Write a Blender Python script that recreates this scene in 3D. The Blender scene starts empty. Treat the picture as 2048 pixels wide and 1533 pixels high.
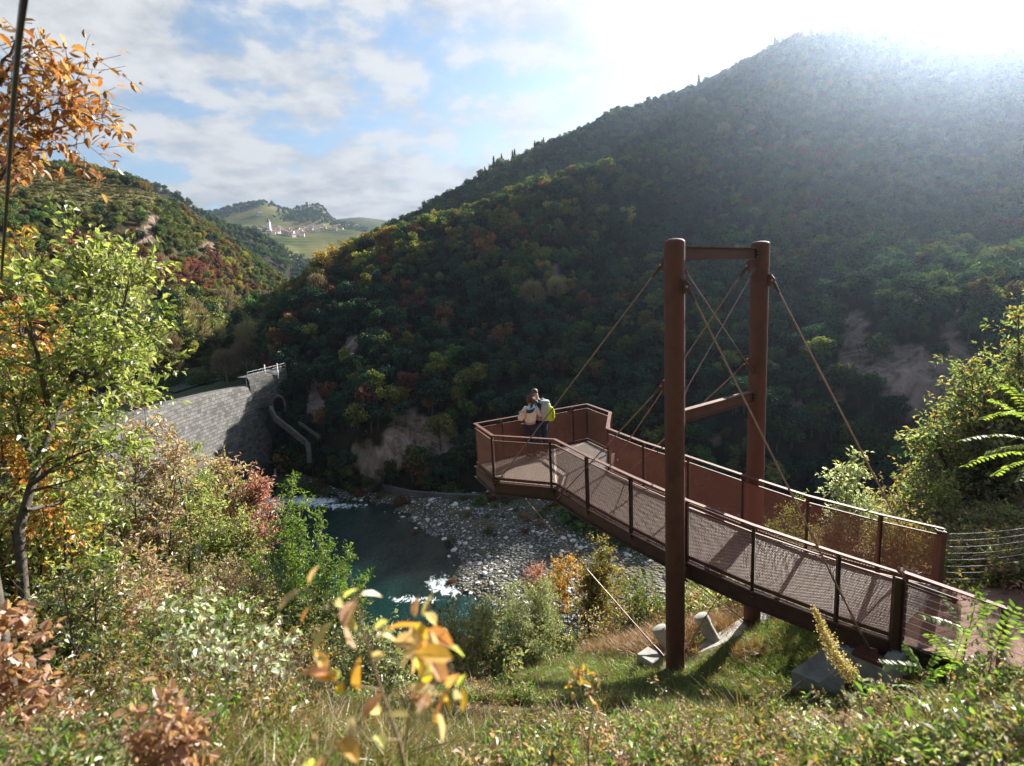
import bpy, bmesh, math, random
import numpy as np
from mathutils import Vector, Matrix
sc = bpy.context.scene
# ---------------------------------------------------------------- camera
FP, PITCH, ROLL, CX, CY = 1094.7, 0.1625, -0.051, 1024.0, 766.5
cam = bpy.data.cameras.new('camera'); camo = bpy.data.objects.new('camera', cam)
sc.collection.objects.link(camo); sc.camera = camo
cam.sensor_fit = 'HORIZONTAL'; cam.sensor_width = 36.0; cam.lens = FP / 2048 * 36
cam.clip_start = 0.05; cam.clip_end = 40000
camo.matrix_world = Matrix.Rotation(math.pi/2 - PITCH, 4, 'X') @ Matrix.Rotation(ROLL, 4, 'Z')
cam.dof.use_dof = True; cam.dof.focus_distance = 14; cam.dof.aperture_fstop = 1.8
# ---------------------------------------------------------------- world, sun, exposure
SUN_AZ, SUN_EL = math.radians(41.5), math.radians(26.2)
EXPOSURE = 2.0
sc.view_settings.view_transform = 'Standard'; sc.view_settings.look = 'None'
sc.view_settings.gamma = 1; sc.view_settings.exposure = EXPOSURE
w = bpy.data.worlds.new('World'); sc.world = w; w.use_nodes = True
nt = w.node_tree; nt.nodes.clear()
def nd(nt, t, **k):
    n = nt.nodes.new(t)
    for a, v in k.items():
        if a.startswith('i_'):
            key = a[2:]; key = int(key) if key.isdigit() else key
            n.inputs[key].default_value = v
        else: setattr(n, a, v)
    return n
def lk(nt, a, b): nt.links.new(a, b)
def mixn(nt, f, a, b, kind='RGBA', bl='MIX'):
    m = nt.nodes.new('ShaderNodeMix'); m.data_type = kind; m.blend_type = bl if kind == 'RGBA' else 'MIX'
    ii = {'FLOAT': (0, 2, 3), 'RGBA': (0, 6, 7)}[kind]; oo = {'FLOAT': 0, 'RGBA': 2}[kind]
    for i, v in zip(ii, (f, a, b)):
        if hasattr(v, 'is_output') or isinstance(v, bpy.types.NodeSocket): nt.links.new(v, m.inputs[i])
        elif v is not None: m.inputs[i].default_value = (*v, 1) if isinstance(v, tuple) and len(v) == 3 else v
    return m.outputs[oo]
def mth(nt, op, a, b=None, clamp=False):
    m = nt.nodes.new('ShaderNodeMath'); m.operation = op; m.use_clamp = clamp
    for i, v in enumerate((a, b)):
        if v is None: continue
        if isinstance(v, bpy.types.NodeSocket): nt.links.new(v, m.inputs[i])
        else: m.inputs[i].default_value = v
    return m.outputs[0]
def ramp(nt, f, stops, interp='LINEAR'):
    r = nt.nodes.new('ShaderNodeValToRGB'); r.color_ramp.interpolation = interp
    el = r.color_ramp.elements
    while len(el) < len(stops): el.new(0.5)
    for e, (p, c) in zip(el, stops):
        e.position = p; e.color = (c[0], c[1], c[2], 1) if hasattr(c, '__len__') else (c, c, c, 1)
    if f is not None: nt.links.new(f, r.inputs[0])
    return r.outputs[0]
def noise(nt, vec, scale, detail=4, rough=.55, dist=0, dim='3D'):
    n = nd(nt, 'ShaderNodeTexNoise'); n.noise_dimensions = dim
    n.inputs['Scale'].default_value = scale; n.inputs['Detail'].default_value = detail
    n.inputs['Roughness'].default_value = rough; n.inputs['Distortion'].default_value = dist
    if vec is not None: nt.links.new(vec, n.inputs['Vector'])
    return n.outputs[0]
sky = nd(nt, 'ShaderNodeTexSky'); sky.sky_type = 'NISHITA'; sky.sun_disc = False
sky.sun_elevation = SUN_EL; sky.sun_rotation = SUN_AZ; sky.altitude = 400; sky.air_density = 1.0; sky.dust_density = 0.6; sky.ozone_density = 2.0
tc = nd(nt, 'ShaderNodeTexCoord'); sep = nd(nt, 'ShaderNodeSeparateXYZ'); lk(nt, tc.outputs['Generated'], sep.inputs[0])
zc = mth(nt, 'ADD', mth(nt, 'MAXIMUM', sep.outputs[2], 0.0), 0.20)
cmb = nd(nt, 'ShaderNodeCombineXYZ')
lk(nt, mth(nt, 'DIVIDE', sep.outputs[0], zc), cmb.inputs[0]); lk(nt, mth(nt, 'DIVIDE', sep.outputs[1], zc), cmb.inputs[1])
vm = nd(nt, 'ShaderNodeVectorMath'); vm.operation = 'ADD'; lk(nt, cmb.outputs[0], vm.inputs[0]); vm.inputs[1].default_value = (3.7, 1.3, 0.4)
c1 = noise(nt, vm.outputs[0], 1.25, 12, .58, .0); c2 = noise(nt, vm.outputs[0], 5.5, 10, .6, .1)
cf = mth(nt, 'ADD', mth(nt, 'MULTIPLY', c1, .72), mth(nt, 'MULTIPLY', c2, .28))
# more cloud towards the sun's side of the sky
side = mth(nt, 'ADD', mth(nt, 'MULTIPLY', sep.outputs[0], math.sin(SUN_AZ)), mth(nt, 'MULTIPLY', sep.outputs[1], math.cos(SUN_AZ)))
cf = mth(nt, 'ADD', cf, mth(nt, 'MULTIPLY', side, .05))
cmask = ramp(nt, cf, [(.445, 0.06), (.475, .35), (.505, .88), (.55, 1.0)])
ccol = ramp(nt, c2, [(.3, (1.75, 1.86, 1.97)), (.58, (3.0, 3.04, 3.06))])
glow = mth(nt, 'POWER', mth(nt, 'MAXIMUM', mth(nt, 'ADD', mth(nt, 'MULTIPLY', side, math.cos(SUN_EL)), mth(nt, 'MULTIPLY', sep.outputs[2], math.sin(SUN_EL))), 0.0), 7.0)
ccol = mixn(nt, glow, ccol, (2.6, 2.62, 2.62))
skb = nd(nt, 'ShaderNodeVectorMath'); skb.operation = 'MULTIPLY'; lk(nt, sky.outputs[0], skb.inputs[0]); skb.inputs[1].default_value = (.74, .72, .66)
skc = mixn(nt, cmask, skb.outputs[0], ccol)
bg = nd(nt, 'ShaderNodeBackground'); bg.inputs[1].default_value = 0.072; lk(nt, skc, bg.inputs[0])
wo = nd(nt, 'ShaderNodeOutputWorld'); lk(nt, bg.outputs[0], wo.inputs[0])
sun = bpy.data.lights.new('sun', 'SUN'); suno = bpy.data.objects.new('sun', sun); sc.collection.objects.link(suno)
sun.energy = 5.0; sun.angle = math.radians(.5); sun.color = (1, .93, .82)
SUND = Vector((math.sin(SUN_AZ)*math.cos(SUN_EL), math.cos(SUN_AZ)*math.cos(SUN_EL), math.sin(SUN_EL)))
suno.rotation_euler = SUND.to_track_quat('Z', 'Y').to_euler()
sc.cycles.max_bounces = 6; sc.cycles.transparent_max_bounces = 24; sc.cycles.volume_bounces = 0
sc.cycles.diffuse_bounces = 3; sc.cycles.transmission_bounces = 4; sc.cycles.glossy_bounces = 3
# ---------------------------------------------------------------- pixel helpers (photo pixels, 2048 x 1533)
def ray(q):
    x, y = q[0]-CX, q[1]-CY; cr, sr = math.cos(ROLL), math.sin(ROLL)
    u, v = cr*x+sr*y, -sr*x+cr*y; c, s = math.cos(PITCH), math.sin(PITCH)
    return np.array([u/FP, c-v/FP*s, -s-v/FP*c])
def atz(q, z): d = ray(q); return d*(z/d[2])
def atr(q, r): d = ray(q); return d*(r/math.hypot(d[0], d[1]))
def proj(P):
    P = np.atleast_2d(P); c, s = math.cos(PITCH), math.sin(PITCH)
    zc_ = P[:, 1]*c-P[:, 2]*s; yc = -(P[:, 1]*s+P[:, 2]*c); cr, sr = math.cos(ROLL), math.sin(ROLL)
    zc_ = np.where(zc_ < .05, .05, zc_); u = FP*P[:, 0]/zc_; v = FP*yc/zc_
    return np.stack([CX+cr*u-sr*v, CY+sr*u+cr*v, zc_], 1)
# ---------------------------------------------------------------- object helpers
COL = sc.collection
def tag(o, label=None, cat=None, group=None, kind=None):
    if label: o['label'] = label
    if cat: o['category'] = cat
    if group: o['group'] = group
    if kind: o['kind'] = kind
    return o
def empty(name, loc=(0, 0, 0), rz=0):
    o = bpy.data.objects.new(name, None); COL.objects.link(o); o.location = loc; o.rotation_euler = (0, 0, rz); return o
def mesh_np(name, V, F, smooth=False):
    """V (n,3) array, F (m,k) array of equal-size faces or list of such arrays"""
    me = bpy.data.meshes.new(name); V = np.asarray(V, dtype=np.float32)
    Fs = F if isinstance(F, list) else [F]
    Fs = [np.asarray(f, dtype=np.int32) for f in Fs if len(f)]
    me.vertices.add(len(V)); me.vertices.foreach_set('co', V.ravel())
    nl = sum(f.size for f in Fs); nf = sum(len(f) for f in Fs)
    me.loops.add(nl); me.polygons.add(nf)
    me.loops.foreach_set('vertex_index', np.concatenate([f.ravel() for f in Fs]))
    tot = np.concatenate([np.full(len(f), f.shape[1], np.int32) for f in Fs])
    st = np.concatenate([[0], np.cumsum(tot)[:-1]]).astype(np.int32)
    me.polygons.foreach_set('loop_start', st)
    try: me.polygons.foreach_set('loop_total', tot)
    except Exception: pass
    me.polygons.foreach_set('use_smooth', np.full(nf, smooth))
    me.update(calc_edges=True); return me
def obj(name, me, mats=None, parent=None, loc=None):
    o = bpy.data.objects.new(name, me); COL.objects.link(o)
    if mats is not None:
        for m in (mats if isinstance(mats, (list, tuple)) else [mats]): me.materials.append(m)
    if parent is not None: o.parent = parent
    if loc is not None: o.location = loc
    return o
def setmi(me, mi): me.polygons.foreach_set('material_index', np.asarray(mi, dtype=np.int32))
class MB:
    """collects simple solids into one mesh"""
    def __init__(s): s.V = []; s.F = []; s.n = 0
    def add(s, V, F):
        V = [tuple(map(float, v)) for v in V]; s.V += V; s.F += [tuple(i+s.n for i in f) for f in F]; s.n += len(V); return s
    def box(s, c, size, rz=0, R=None):
        hx, hy, hz = size[0]/2, size[1]/2, size[2]/2; M = R if R is not None else Matrix.Rotation(rz, 3, 'Z')
        V = [Vector(c)+M @ Vector((x*hx, y*hy, z*hz)) for x in (-1, 1) for y in (-1, 1) for z in (-1, 1)]
        return s.add(V, [(0, 1, 3, 2), (4, 6, 7, 5), (0, 4, 5, 1), (2, 3, 7, 6), (0, 2, 6, 4), (1, 5, 7, 3)])
    def beam(s, a, b, wd, h, up=(0, 0, 1), off=0.0):
        a, b = Vector(a), Vector(b); d = (b-a).normalized(); sd = d.cross(Vector(up)).normalized(); u = sd.cross(d).normalized()
        V = []
        for p in (a, b):
            for x, z in ((-1, -1), (1, -1), (1, 1), (-1, 1)): V.append(p+sd*(x*wd/2)+u*(z*h/2+off))
        return s.add(V, [(0, 1, 2, 3), (7, 6, 5, 4), (0, 4, 5, 1), (1, 5, 6, 2), (2, 6, 7, 3), (3, 7, 4, 0)])
    def tube(s, pts, r, n=8, cap=True):
        pts = [Vector(p) for p in pts]; rs = r if hasattr(r, '__len__') else [r]*len(pts); V = []; F = []
        ref = Vector((0, 0, 1)) if abs((pts[-1]-pts[0]).normalized().z) < .9 else Vector((1, 0, 0))
        for i, p in enumerate(pts):
            d = (pts[min(i+1, len(pts)-1)]-pts[max(i-1, 0)]).normalized(); a = d.cross(ref).normalized(); b = d.cross(a)
            for k in range(n): t = 2*math.pi*k/n; V.append(p+(a*math.cos(t)+b*math.sin(t))*rs[i])
        for i in range(len(pts)-1):
            for k in range(n): F.append((i*n+k, i*n+(k+1) % n, (i+1)*n+(k+1) % n, (i+1)*n+k))
        if cap: F.append(tuple(range(n))[::-1]); F.append(tuple(range((len(pts)-1)*n, len(pts)*n)))
        return s.add(V, F)
    def prism(s, poly, z0, z1):
        n = len(poly); V = [(x, y, z0) for x, y in poly]+[(x, y, z1) for x, y in poly]
        return s.add(V, [tuple(range(n))[::-1], tuple(range(n, 2*n))]+[(i, (i+1) % n, (i+1) % n+n, i+n) for i in range(n)])
    def mesh(s, name, smooth=False):
        me = bpy.data.meshes.new(name); me.from_pydata(s.V, [], s.F); me.validate(); me.update()
        bm = bmesh.new(); bm.from_mesh(me); bmesh.ops.recalc_face_normals(bm, faces=bm.faces); bm.to_mesh(me); bm.free()
        if smooth:
            me.polygons.foreach_set('use_smooth', [True]*len(me.polygons))
            try: me.set_sharp_from_angle(angle=math.radians(40))
            except Exception: pass
        return me
    def build(s, name, mat, parent=None, smooth=False, bevel=0):
        o = obj(name, s.mesh(name, smooth), mat, parent)
        if bevel:
            m = o.modifiers.new('bevel', 'BEVEL'); m.width = bevel; m.segments = 1; m.limit_method = 'ANGLE'
        return o
# ---------------------------------------------------------------- materials
def newmat(name):
    m = bpy.data.materials.new(name); m.use_nodes = True; m.node_tree.nodes.clear()
    return m, m.node_tree, nd(m.node_tree, 'ShaderNodeOutputMaterial')
def pbr(name, c1, c2=None, rough=.7, scale=5, metal=0, bump=0, spec=.4, bscale=None, c3=None, coords='Object'):
    m, t, out = newmat(name); b = nd(t, 'ShaderNodeBsdfPrincipled'); b.inputs['Roughness'].default_value = rough
    b.inputs['Metallic'].default_value = metal; b.inputs['Specular IOR Level'].default_value = spec
    tcn = nd(t, 'ShaderNodeTexCoord').outputs[coords]
    if c2:
        n = noise(t, tcn, scale, 6, .6, .2); st = [(.3, c1), (.68, c2)] if not c3 else [(.28, c1), (.5, c2), (.72, c3)]
        lk(t, ramp(t, n, st), b.inputs['Base Color'])
    else: b.inputs['Base Color'].default_value = (*c1, 1)
    if bump:
        bn = nd(t, 'ShaderNodeBump'); bn.inputs['Strength'].default_value = bump; bn.inputs['Distance'].default_value = .02
        lk(t, noise(t, tcn, bscale or scale*4, 5, .65), bn.inputs['Height']); lk(t, bn.outputs[0], b.inputs['Normal'])
    lk(t, b.outputs[0], out.inputs[0]); return m
def leafmat(name, cols, trans=.45, gloss=.06, tint=1.35, obrand=0.0, rough=.45):
    m, t, out = newmat(name); g = nd(t, 'ShaderNodeNewGeometry')
    n = len(cols); col = ramp(t, g.outputs['Random Per Island'], [((i+.5)/n, c) for i, c in enumerate(cols)])
    if obrand:
        oi = nd(t, 'ShaderNodeObjectInfo'); hs = nd(t, 'ShaderNodeHueSaturation'); lk(t, col, hs.inputs['Color'])
        lk(t, mth(t, 'ADD', mth(t, 'MULTIPLY', oi.outputs['Random'], obrand*.12), .5-obrand*.06), hs.inputs['Hue'])
        lk(t, mth(t, 'ADD', mth(t, 'MULTIPLY', oi.outputs['Random'], obrand*1.0), 1-obrand*.5), hs.inputs['Value']); col = hs.outputs[0]
    d = nd(t, 'ShaderNodeBsdfDiffuse'); tr = nd(t, 'ShaderNodeBsdfTranslucent'); gl = nd(t, 'ShaderNodeBsdfGlossy'); gl.inputs['Roughness'].default_value = rough
    lk(t, col, d.inputs[0]); v = nd(t, 'ShaderNodeVectorMath'); v.operation = 'MULTIPLY'; lk(t, col, v.inputs[0]); v.inputs[1].default_value = (tint*1.05, tint*1.1, tint*.7)
    lk(t, v.outputs[0], tr.inputs[0]); m1 = nd(t, 'ShaderNodeMixShader'); m1.inputs[0].default_value = trans; lk(t, d.outputs[0], m1.inputs[1]); lk(t, tr.outputs[0], m1.inputs[2])
    m2 = nd(t, 'ShaderNodeMixShader'); m2.inputs[0].default_value = gloss; lk(t, m1.outputs[0], m2.inputs[1]); lk(t, gl.outputs[0], m2.inputs[2])
    lk(t, m2.outputs[0], out.inputs[0]); return m
M = {}
M['bark'] = pbr('bark', (.035, .028, .022), (.10, .085, .07), .9, 12, bump=.6)
M['bark_pale'] = pbr('bark_pale', (.16, .13, .10), (.30, .26, .21), .9, 15, bump=.4)
M['twig'] = pbr('twig', (.13, .085, .055), (.22, .16, .10), .85, 20)
M['twig_red'] = pbr('twig_red', (.12, .06, .045), (.2, .11, .08), .85, 20)
M['steel'] = pbr('steel', (.075, .030, .022), (.115, .048, .034), .66, 2.2, metal=.0, bump=.22, spec=.25, bscale=50, c3=(.095, .040, .029))
M['steel_dark'] = pbr('steel_dark', (.055, .026, .02), (.085, .042, .032), .5, 6, bump=.1, spec=.5)
M['bolt'] = pbr('bolt', (.35, .33, .31), None, .4, metal=.7)
M['rod'] = pbr('rod', (.22, .12, .09), (.34, .22, .17), .4, 8, metal=.15)
M['cable'] = pbr('cable', (.5, .5, .5), None, .3, metal=.9)
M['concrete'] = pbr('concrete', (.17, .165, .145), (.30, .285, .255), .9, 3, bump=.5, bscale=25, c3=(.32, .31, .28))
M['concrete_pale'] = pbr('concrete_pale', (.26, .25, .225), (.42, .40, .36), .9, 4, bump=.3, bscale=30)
# perforated panels: a fine procedural pattern of open holes
def perf(name, col, period, open_, skew=.5):
    m, t, out = newmat(name); uv = nd(t, 'ShaderNodeUVMap'); sp = nd(t, 'ShaderNodeSeparateXYZ'); lk(t, uv.outputs[0], sp.inputs[0])
    u = mth(t, 'MULTIPLY', sp.outputs[0], 1/period); v = mth(t, 'MULTIPLY', sp.outputs[1], 1/period)
    a = mth(t, 'SINE', mth(t, 'MULTIPLY', mth(t, 'ADD', u, mth(t, 'MULTIPLY', v, skew)), 2*math.pi)); b = mth(t, 'SINE', mth(t, 'MULTIPLY', mth(t, 'SUBTRACT', mth(t, 'MULTIPLY', u, skew), v), 2*math.pi))
    s = mth(t, 'ADD', a, b); hole = mth(t, 'GREATER_THAN', s, open_)
    bs = nd(t, 'ShaderNodeBsdfPrincipled'); bs.inputs['Base Color'].default_value = (*col, 1); bs.inputs['Roughness'].default_value = .6
    tr = nd(t, 'ShaderNodeBsdfTransparent'); mx = nd(t, 'ShaderNodeMixShader'); lk(t, hole, mx.inputs[0]); lk(t, bs.outputs[0], mx.inputs[1]); lk(t, tr.outputs[0], mx.inputs[2])
    lk(t, mx.outputs[0], out.inputs[0]); return m
M['panel'] = perf('perforated_panel', (.20, .078, .052), .026, .40)
M['grating'] = perf('deck_grating', (.34, .27, .225), .045, 1.05, 0.0)
# ---------------------------------------------------------------- foliage engine
def unit(a): return a/np.maximum(np.linalg.norm(a, axis=-1, keepdims=True), 1e-9)
def leaves_mesh(name, P, D, N, L, W, kind='small', curl=.25):
    n = len(P); D = unit(D); N = unit(N-D*np.sum(N*D, 1, keepdims=True)); S = np.cross(D, N); L = L[:, None]; W = W[:, None]
    if kind == 'small':
        V = np.stack([P, P+D*L*.45+S*W*.5+N*W*curl, P+D*L-N*L*.12, P+D*L*.45-S*W*.5+N*W*curl], 1).reshape(-1, 3)
        b = np.arange(n)[:, None]*4; F = np.concatenate([b+np.array([0, 1, 2]), b+np.array([0, 2, 3])], 0)
    else:
        c = [(0, 0, 0), (.22, .40, curl*.8), (.58, .5, curl), (.85, .25, curl*.6), (1, 0, 0), (.85, -.25, curl*.6), (.58, -.5, curl), (.22, -.40, curl*.8), (.35, 0, -.02), (.7, 0, -.03)]
        V = np.stack([P+D*L*a+S*W*s+N*(W*h-L*.22*a*a) for a, s, h in c], 1).reshape(-1, 3); b = np.arange(n)[:, None]*10
        F = np.concatenate([b+np.array(f) for f in ((0, 1, 8), (1, 2, 8), (2, 9, 8), (2, 3, 9), (3, 4, 9), (4, 5, 9), (5, 6, 9), (6, 8, 9), (6, 7, 8), (7, 0, 8))], 0)
    return mesh_np(name, V, F)
def tubes_np(name, polys, sides=5):
    """polys: list of (pts (k,3), radii (k,))"""
    Vs = []; Fs = []; off = 0; th = np.arange(sides)*2*np.pi/sides
    for pts, rad in polys:
        k = len(pts); d = np.gradient(pts, axis=0); d = unit(d); ref = np.array([.31, .17, .93]) if abs(d[0, 2]) < .8 else np.array([.9, .3, .1])
        a = unit(np.cross(d, ref)); b = np.cross(d, a)
        ring = pts[:, None]+(a[:, None]*np.cos(th)[None, :, None]+b[:, None]*np.sin(th)[None, :, None])*rad[:, None, None]
        Vs.append(ring.reshape(-1, 3)); i = np.arange(k-1)[:, None]*sides; j = np.arange(sides)[None]; jn = (j+1) % sides
        Fs.append(np.stack([i+j, i+jn, i+jn+sides, i+j+sides], -1).reshape(-1, 4)+off); off += k*sides
    return mesh_np(name, np.concatenate(Vs), np.concatenate(Fs), True)
def bez(a, b, bow, k=7):
    t = np.linspace(0, 1, k)[:, None]; m = (a+b)/2+bow; return a*(1-t)**2+2*m*t*(1-t)+b*t*t
def plant(name, rng, stems, nb=14, blen=.8, ntw=5, tlen=.35, nleaf=9, leaf=.07, wr=.5, t0=.25, up=.35, mleaf=None, mbark='bark', kind='small', taper=.55, jitter=.3, flat=.0, gap=.12, droop=0.0, bark_r=.35):
    """stems: list of (list of points, base radius). Returns (foliage mesh, wood mesh)."""
    polys = []; LP = []; LD = []
    for pts, r0 in stems:
        pts = np.asarray(pts, float)
        if len(pts) == 2: pl = bez(pts[0], pts[1], rng.normal(0, .06, 3)*np.linalg.norm(pts[1]-pts[0]), 9)
        else:
            tt = np.linspace(0, len(pts)-1, 4*(len(pts)-1)+1); pl = np.stack([np.interp(tt, np.arange(len(pts)), pts[:, i]) for i in range(3)], 1); pl[1:-1] = (pl[:-2]+2*pl[1:-1]+pl[2:])/4
            pl[1:-1] += rng.normal(0, r0*.12, (len(pl)-2, 3))
        k = len(pl); rad = r0*(1-np.linspace(0, 1, k)*.85); polys.append((pl, rad)); ln = np.linalg.norm(pl[-1]-pl[0])
        for i in range(nb):
            t = t0+(1-t0)*(i+rng.random())/nb; q = t*(k-1); i0 = min(int(q), k-2); p = pl[i0]+(pl[i0+1]-pl[i0])*(q-i0); ax = unit(pl[i0+1]-pl[i0])
            if rng.random() < gap: continue
            v = rng.normal(0, 1, 3); v -= ax*(v@ax); v = unit(v); v[2] *= (1-flat); d = unit(v+ax*rng.uniform(.2, .9)+np.array([0, 0, up]))
            bl = blen*(1-taper*t)*rng.uniform(.6, 1.25); e = p+d*bl+np.array([0, 0, -droop*bl]); bp = bez(p, e, rng.normal(0, .1, 3)*bl+np.array([0, 0, .08*bl]), 6); br = min(r0*bark_r*(1-t*.6), bl*.03+.002)
            polys.append((bp, br*(1-np.linspace(0, 1, 6)*.8)))
            for j in range(ntw):
                s = .15+.85*(j+rng.random())/ntw; q2 = s*5; j0 = min(int(q2), 4); pp = bp[j0]+(bp[j0+1]-bp[j0])*(q2-j0)
                d2 = unit(d*.7+rng.normal(0, .6, 3)+np.array([0, 0, up*.6])); tl = tlen*rng.uniform(.5, 1.2); e2 = pp+d2*tl+np.array([0, 0, -droop*tl]); tp = bez(pp, e2, rng.normal(0, .06, 3)*tl, 4)
                polys.append((tp, np.linspace(br*.45+.0012, .0012, 4)))
                m = max(1, int(nleaf*rng.uniform(.5, 1.4))); u = rng.uniform(.1, 1.05, m)[:, None]
                LP.append(pp+(e2-pp)*u+rng.normal(0, leaf*.3, (m, 3))); LD.append(d2*.6+rng.normal(0, .7, (m, 3))+np.array([0, 0, -.15]))
    P = np.concatenate(LP); D = np.concatenate(LD); n = len(P); N = rng.normal(0, .55, (n, 3))+np.array([0, 0, 1.0])
    L = leaf*rng.uniform(.6, 1.3, n); W = L*wr*rng.uniform(.8, 1.2, n)
    return leaves_mesh(name+'_leaves', P, D, N, L, W, kind), tubes_np(name+'_wood', polys, 5)
def put_plant(name, label, cat, base, lm, wm, mleaf, mbark, group=None, loc=None, rz=0, sc_=1, shared=None):
    r = empty(name, loc if loc is not None else (0, 0, 0), rz); r.scale = (sc_,)*3 if not hasattr(sc_, '__len__') else sc_; tag(r, label, cat, group)
    if not lm.materials: lm.materials.append(mleaf)
    if not wm.materials: wm.materials.append(mbark)
    a = bpy.data.objects.new('foliage', lm); b = bpy.data.objects.new('stem', wm)
    for o in (a, b): COL.objects.link(o); o.parent = r
    return r
# geometry-node scatter for uncountable growth
def scatter(name, P, rot, scl, idx, protos, parent=None):
    me = bpy.data.meshes.new(name); P = np.asarray(P, np.float32); me.vertices.add(len(P)); me.vertices.foreach_set('co', P.ravel())
    for nm, ty, dat in (('rot', 'FLOAT_VECTOR', rot), ('scl', 'FLOAT', scl), ('idx', 'INT', idx)):
        at = me.attributes.new(nm, ty, 'POINT'); at.data.foreach_set('vector' if ty == 'FLOAT_VECTOR' else 'value', np.asarray(dat).ravel())
    o = bpy.data.objects.new(name, me); COL.objects.link(o)
    c = bpy.data.collections.new(name+'_kinds')
    for i, p in enumerate(protos): po = bpy.data.objects.new('kind_%03d' % i, p); c.objects.link(po)
    g = bpy.data.node_groups.new(name, 'GeometryNodeTree'); g.interface.new_socket('Geometry', in_out='INPUT', socket_type='NodeSocketGeometry'); g.interface.new_socket('Geometry', in_out='OUTPUT', socket_type='NodeSocketGeometry')
    gi = g.nodes.new('NodeGroupInput'); go = g.nodes.new('NodeGroupOutput'); ip = g.nodes.new('GeometryNodeInstanceOnPoints'); ci = g.nodes.new('GeometryNodeCollectionInfo')
    ci.inputs['Collection'].default_value = c; ci.inputs['Separate Children'].default_value = True; ci.inputs['Reset Children'].default_value = True
    g.links.new(gi.outputs[0], ip.inputs['Points']); g.links.new(ci.outputs[0], ip.inputs['Instance']); ip.inputs['Pick Instance'].default_value = True
    for nm, ty, sk in (('rot', 'FLOAT_VECTOR', 'Rotation'), ('scl', 'FLOAT', 'Scale'), ('idx', 'INT', 'Instance Index')):
        a = g.nodes.new('GeometryNodeInputNamedAttribute'); a.data_type = ty; a.inputs[0].default_value = nm
        if ty == 'FLOAT_VECTOR':
            e = g.nodes.new('FunctionNodeEulerToRotation'); g.links.new(a.outputs[0], e.inputs[0]); g.links.new(e.outputs[0], ip.inputs[sk])
        else: g.links.new(a.outputs[0], ip.inputs[sk])
    g.links.new(ip.outputs[0], go.inputs[0]); md = o.modifiers.new('scatter', 'NODES'); md.node_group = g; return o
def fbm(P, sc_, seed=0, oct_=4):
    """cheap value noise on (n,3)"""
    out = np.zeros(len(P)); amp = 1; tot = 0
    for o in range(oct_):
        Q = P*sc_*(2**o)+seed*17.3+o*5.1; i = np.floor(Q).astype(np.int64); fr = Q-i; fr = fr*fr*(3-2*fr); acc = 0
        for dx in (0, 1):
            for dy in (0, 1):
                for dz in (0, 1):
                    h = (i[:, 0]+dx)*374761393+(i[:, 1]+dy)*668265263+(i[:, 2]+dz)*2147483647+seed*1013; h = (h ^ (h >> 13))*1274126177; h = (h ^ (h >> 16)) & 0xffff
                    wgt = (fr[:, 0] if dx else 1-fr[:, 0])*(fr[:, 1] if dy else 1-fr[:, 1])*(fr[:, 2] if dz else 1-fr[:, 2]); acc = acc+wgt*h/65535.
        out += acc*amp; tot += amp; amp *= .5
    return out/tot
# ================================================================= TERRAIN
def tps_fit(P):
    P = np.asarray(P, float); X = P[:, :2]; n = len(X); d = np.linalg.norm(X[:, None]-X[None], axis=2); K = np.where(d > 0, d*d*np.log(d+1e-9), 0)+np.eye(n)*.3
    A = np.zeros((n+3, n+3)); A[:n, :n] = K; A[:n, n:n+2] = X; A[:n, n+2] = 1; A[n:, :n] = A[:n, n:].T; s = np.linalg.solve(A, np.concatenate([P[:, 2], np.zeros(3)])); return X, s
def tps_eval(T, x, y):
    X, s = T; x = np.atleast_1d(x).astype(float); y = np.atleast_1d(y).astype(float); out = s[-3]*x+s[-2]*y+s[-1]
    for i in range(len(X)): d2 = (x-X[i, 0])**2+(y-X[i, 1])**2+1e-12; out = out+s[i]*d2*.5*np.log(d2)
    return out
GC = [(0, 0, -1.65), (-3, 0, -1.3), (3, 0, -1.6), (0, -5, 1.5), (-8, -4, 1.0), (8, -4, .5), (-14, 2, -1.4), (14, 0, -1.2)]
def gz(px, py, z): GC.append(tuple(atz((px, py), z)))
def gr(px, py, r): GC.append(tuple(atr((px, py), r)))
gr(300, 1533, 3.0); gr(1000, 1533, 3.1); gr(1700, 1533, 3.2)
gr(1000, 1470, 4.3); gr(1500, 1450, 4.8); gr(1900, 1440, 4.6)
gz(1100, 1390, -6.3); gz(1400, 1385, -6.45); gz(1750, 1395, -6.2)
GC += [(2.69, 8.94, -6.85), (4.79, 10.51, -7.08), (1.0, 8.4, -6.9), (3.9, 7.6, -6.7), (-.6, 9.3, -7.3), (6.3, 9.6, -6.75), (2.0, 11.5, -8.3), (4.0, 13.5, -9.6), (6.5, 12.8, -8.4)]
GC += [(5.3, 6.6, -6.35), (7.2, 6.0, -5.75), (8.8, 8.2, -5.72), (9.5, 10.3, -5.9), (13, 9, -5.6), (13, 5, -3.6), (10, 4, -3.5), (17, 11, -5.2), (9.5, 13.5, -7.2), (14, 15, -6.6), (19, 18, -6.6)]
GC += [(-4, 6, -5.0), (-8, 5, -4.3), (-13, 8, -5.4), (-5, 9, -7.3), (-10, 13, -9.5), (-3, 13, -10.5), (0, 16, -12.5), (-17, 14, -9.5), (5, 18, -13.0), (12, 22, -12.5), (22, 24, -11.5),
       (-22, 25, -17), (-10, 24, -18), (0, 27, -20), (12, 32, -21), (25, 38, -21), (-30, 38, -25), (-12, 38, -28), (0, 42, -30), (15, 46, -30.5), (30, 52, -31), (-35, 58, -31), (-15, 50, -31.5), (-45, 40, -22), (-45, 70, -29), (45, 45, -28), (0, 52, -32), (-60, 60, -24)]
TG = tps_fit(GC)
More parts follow.
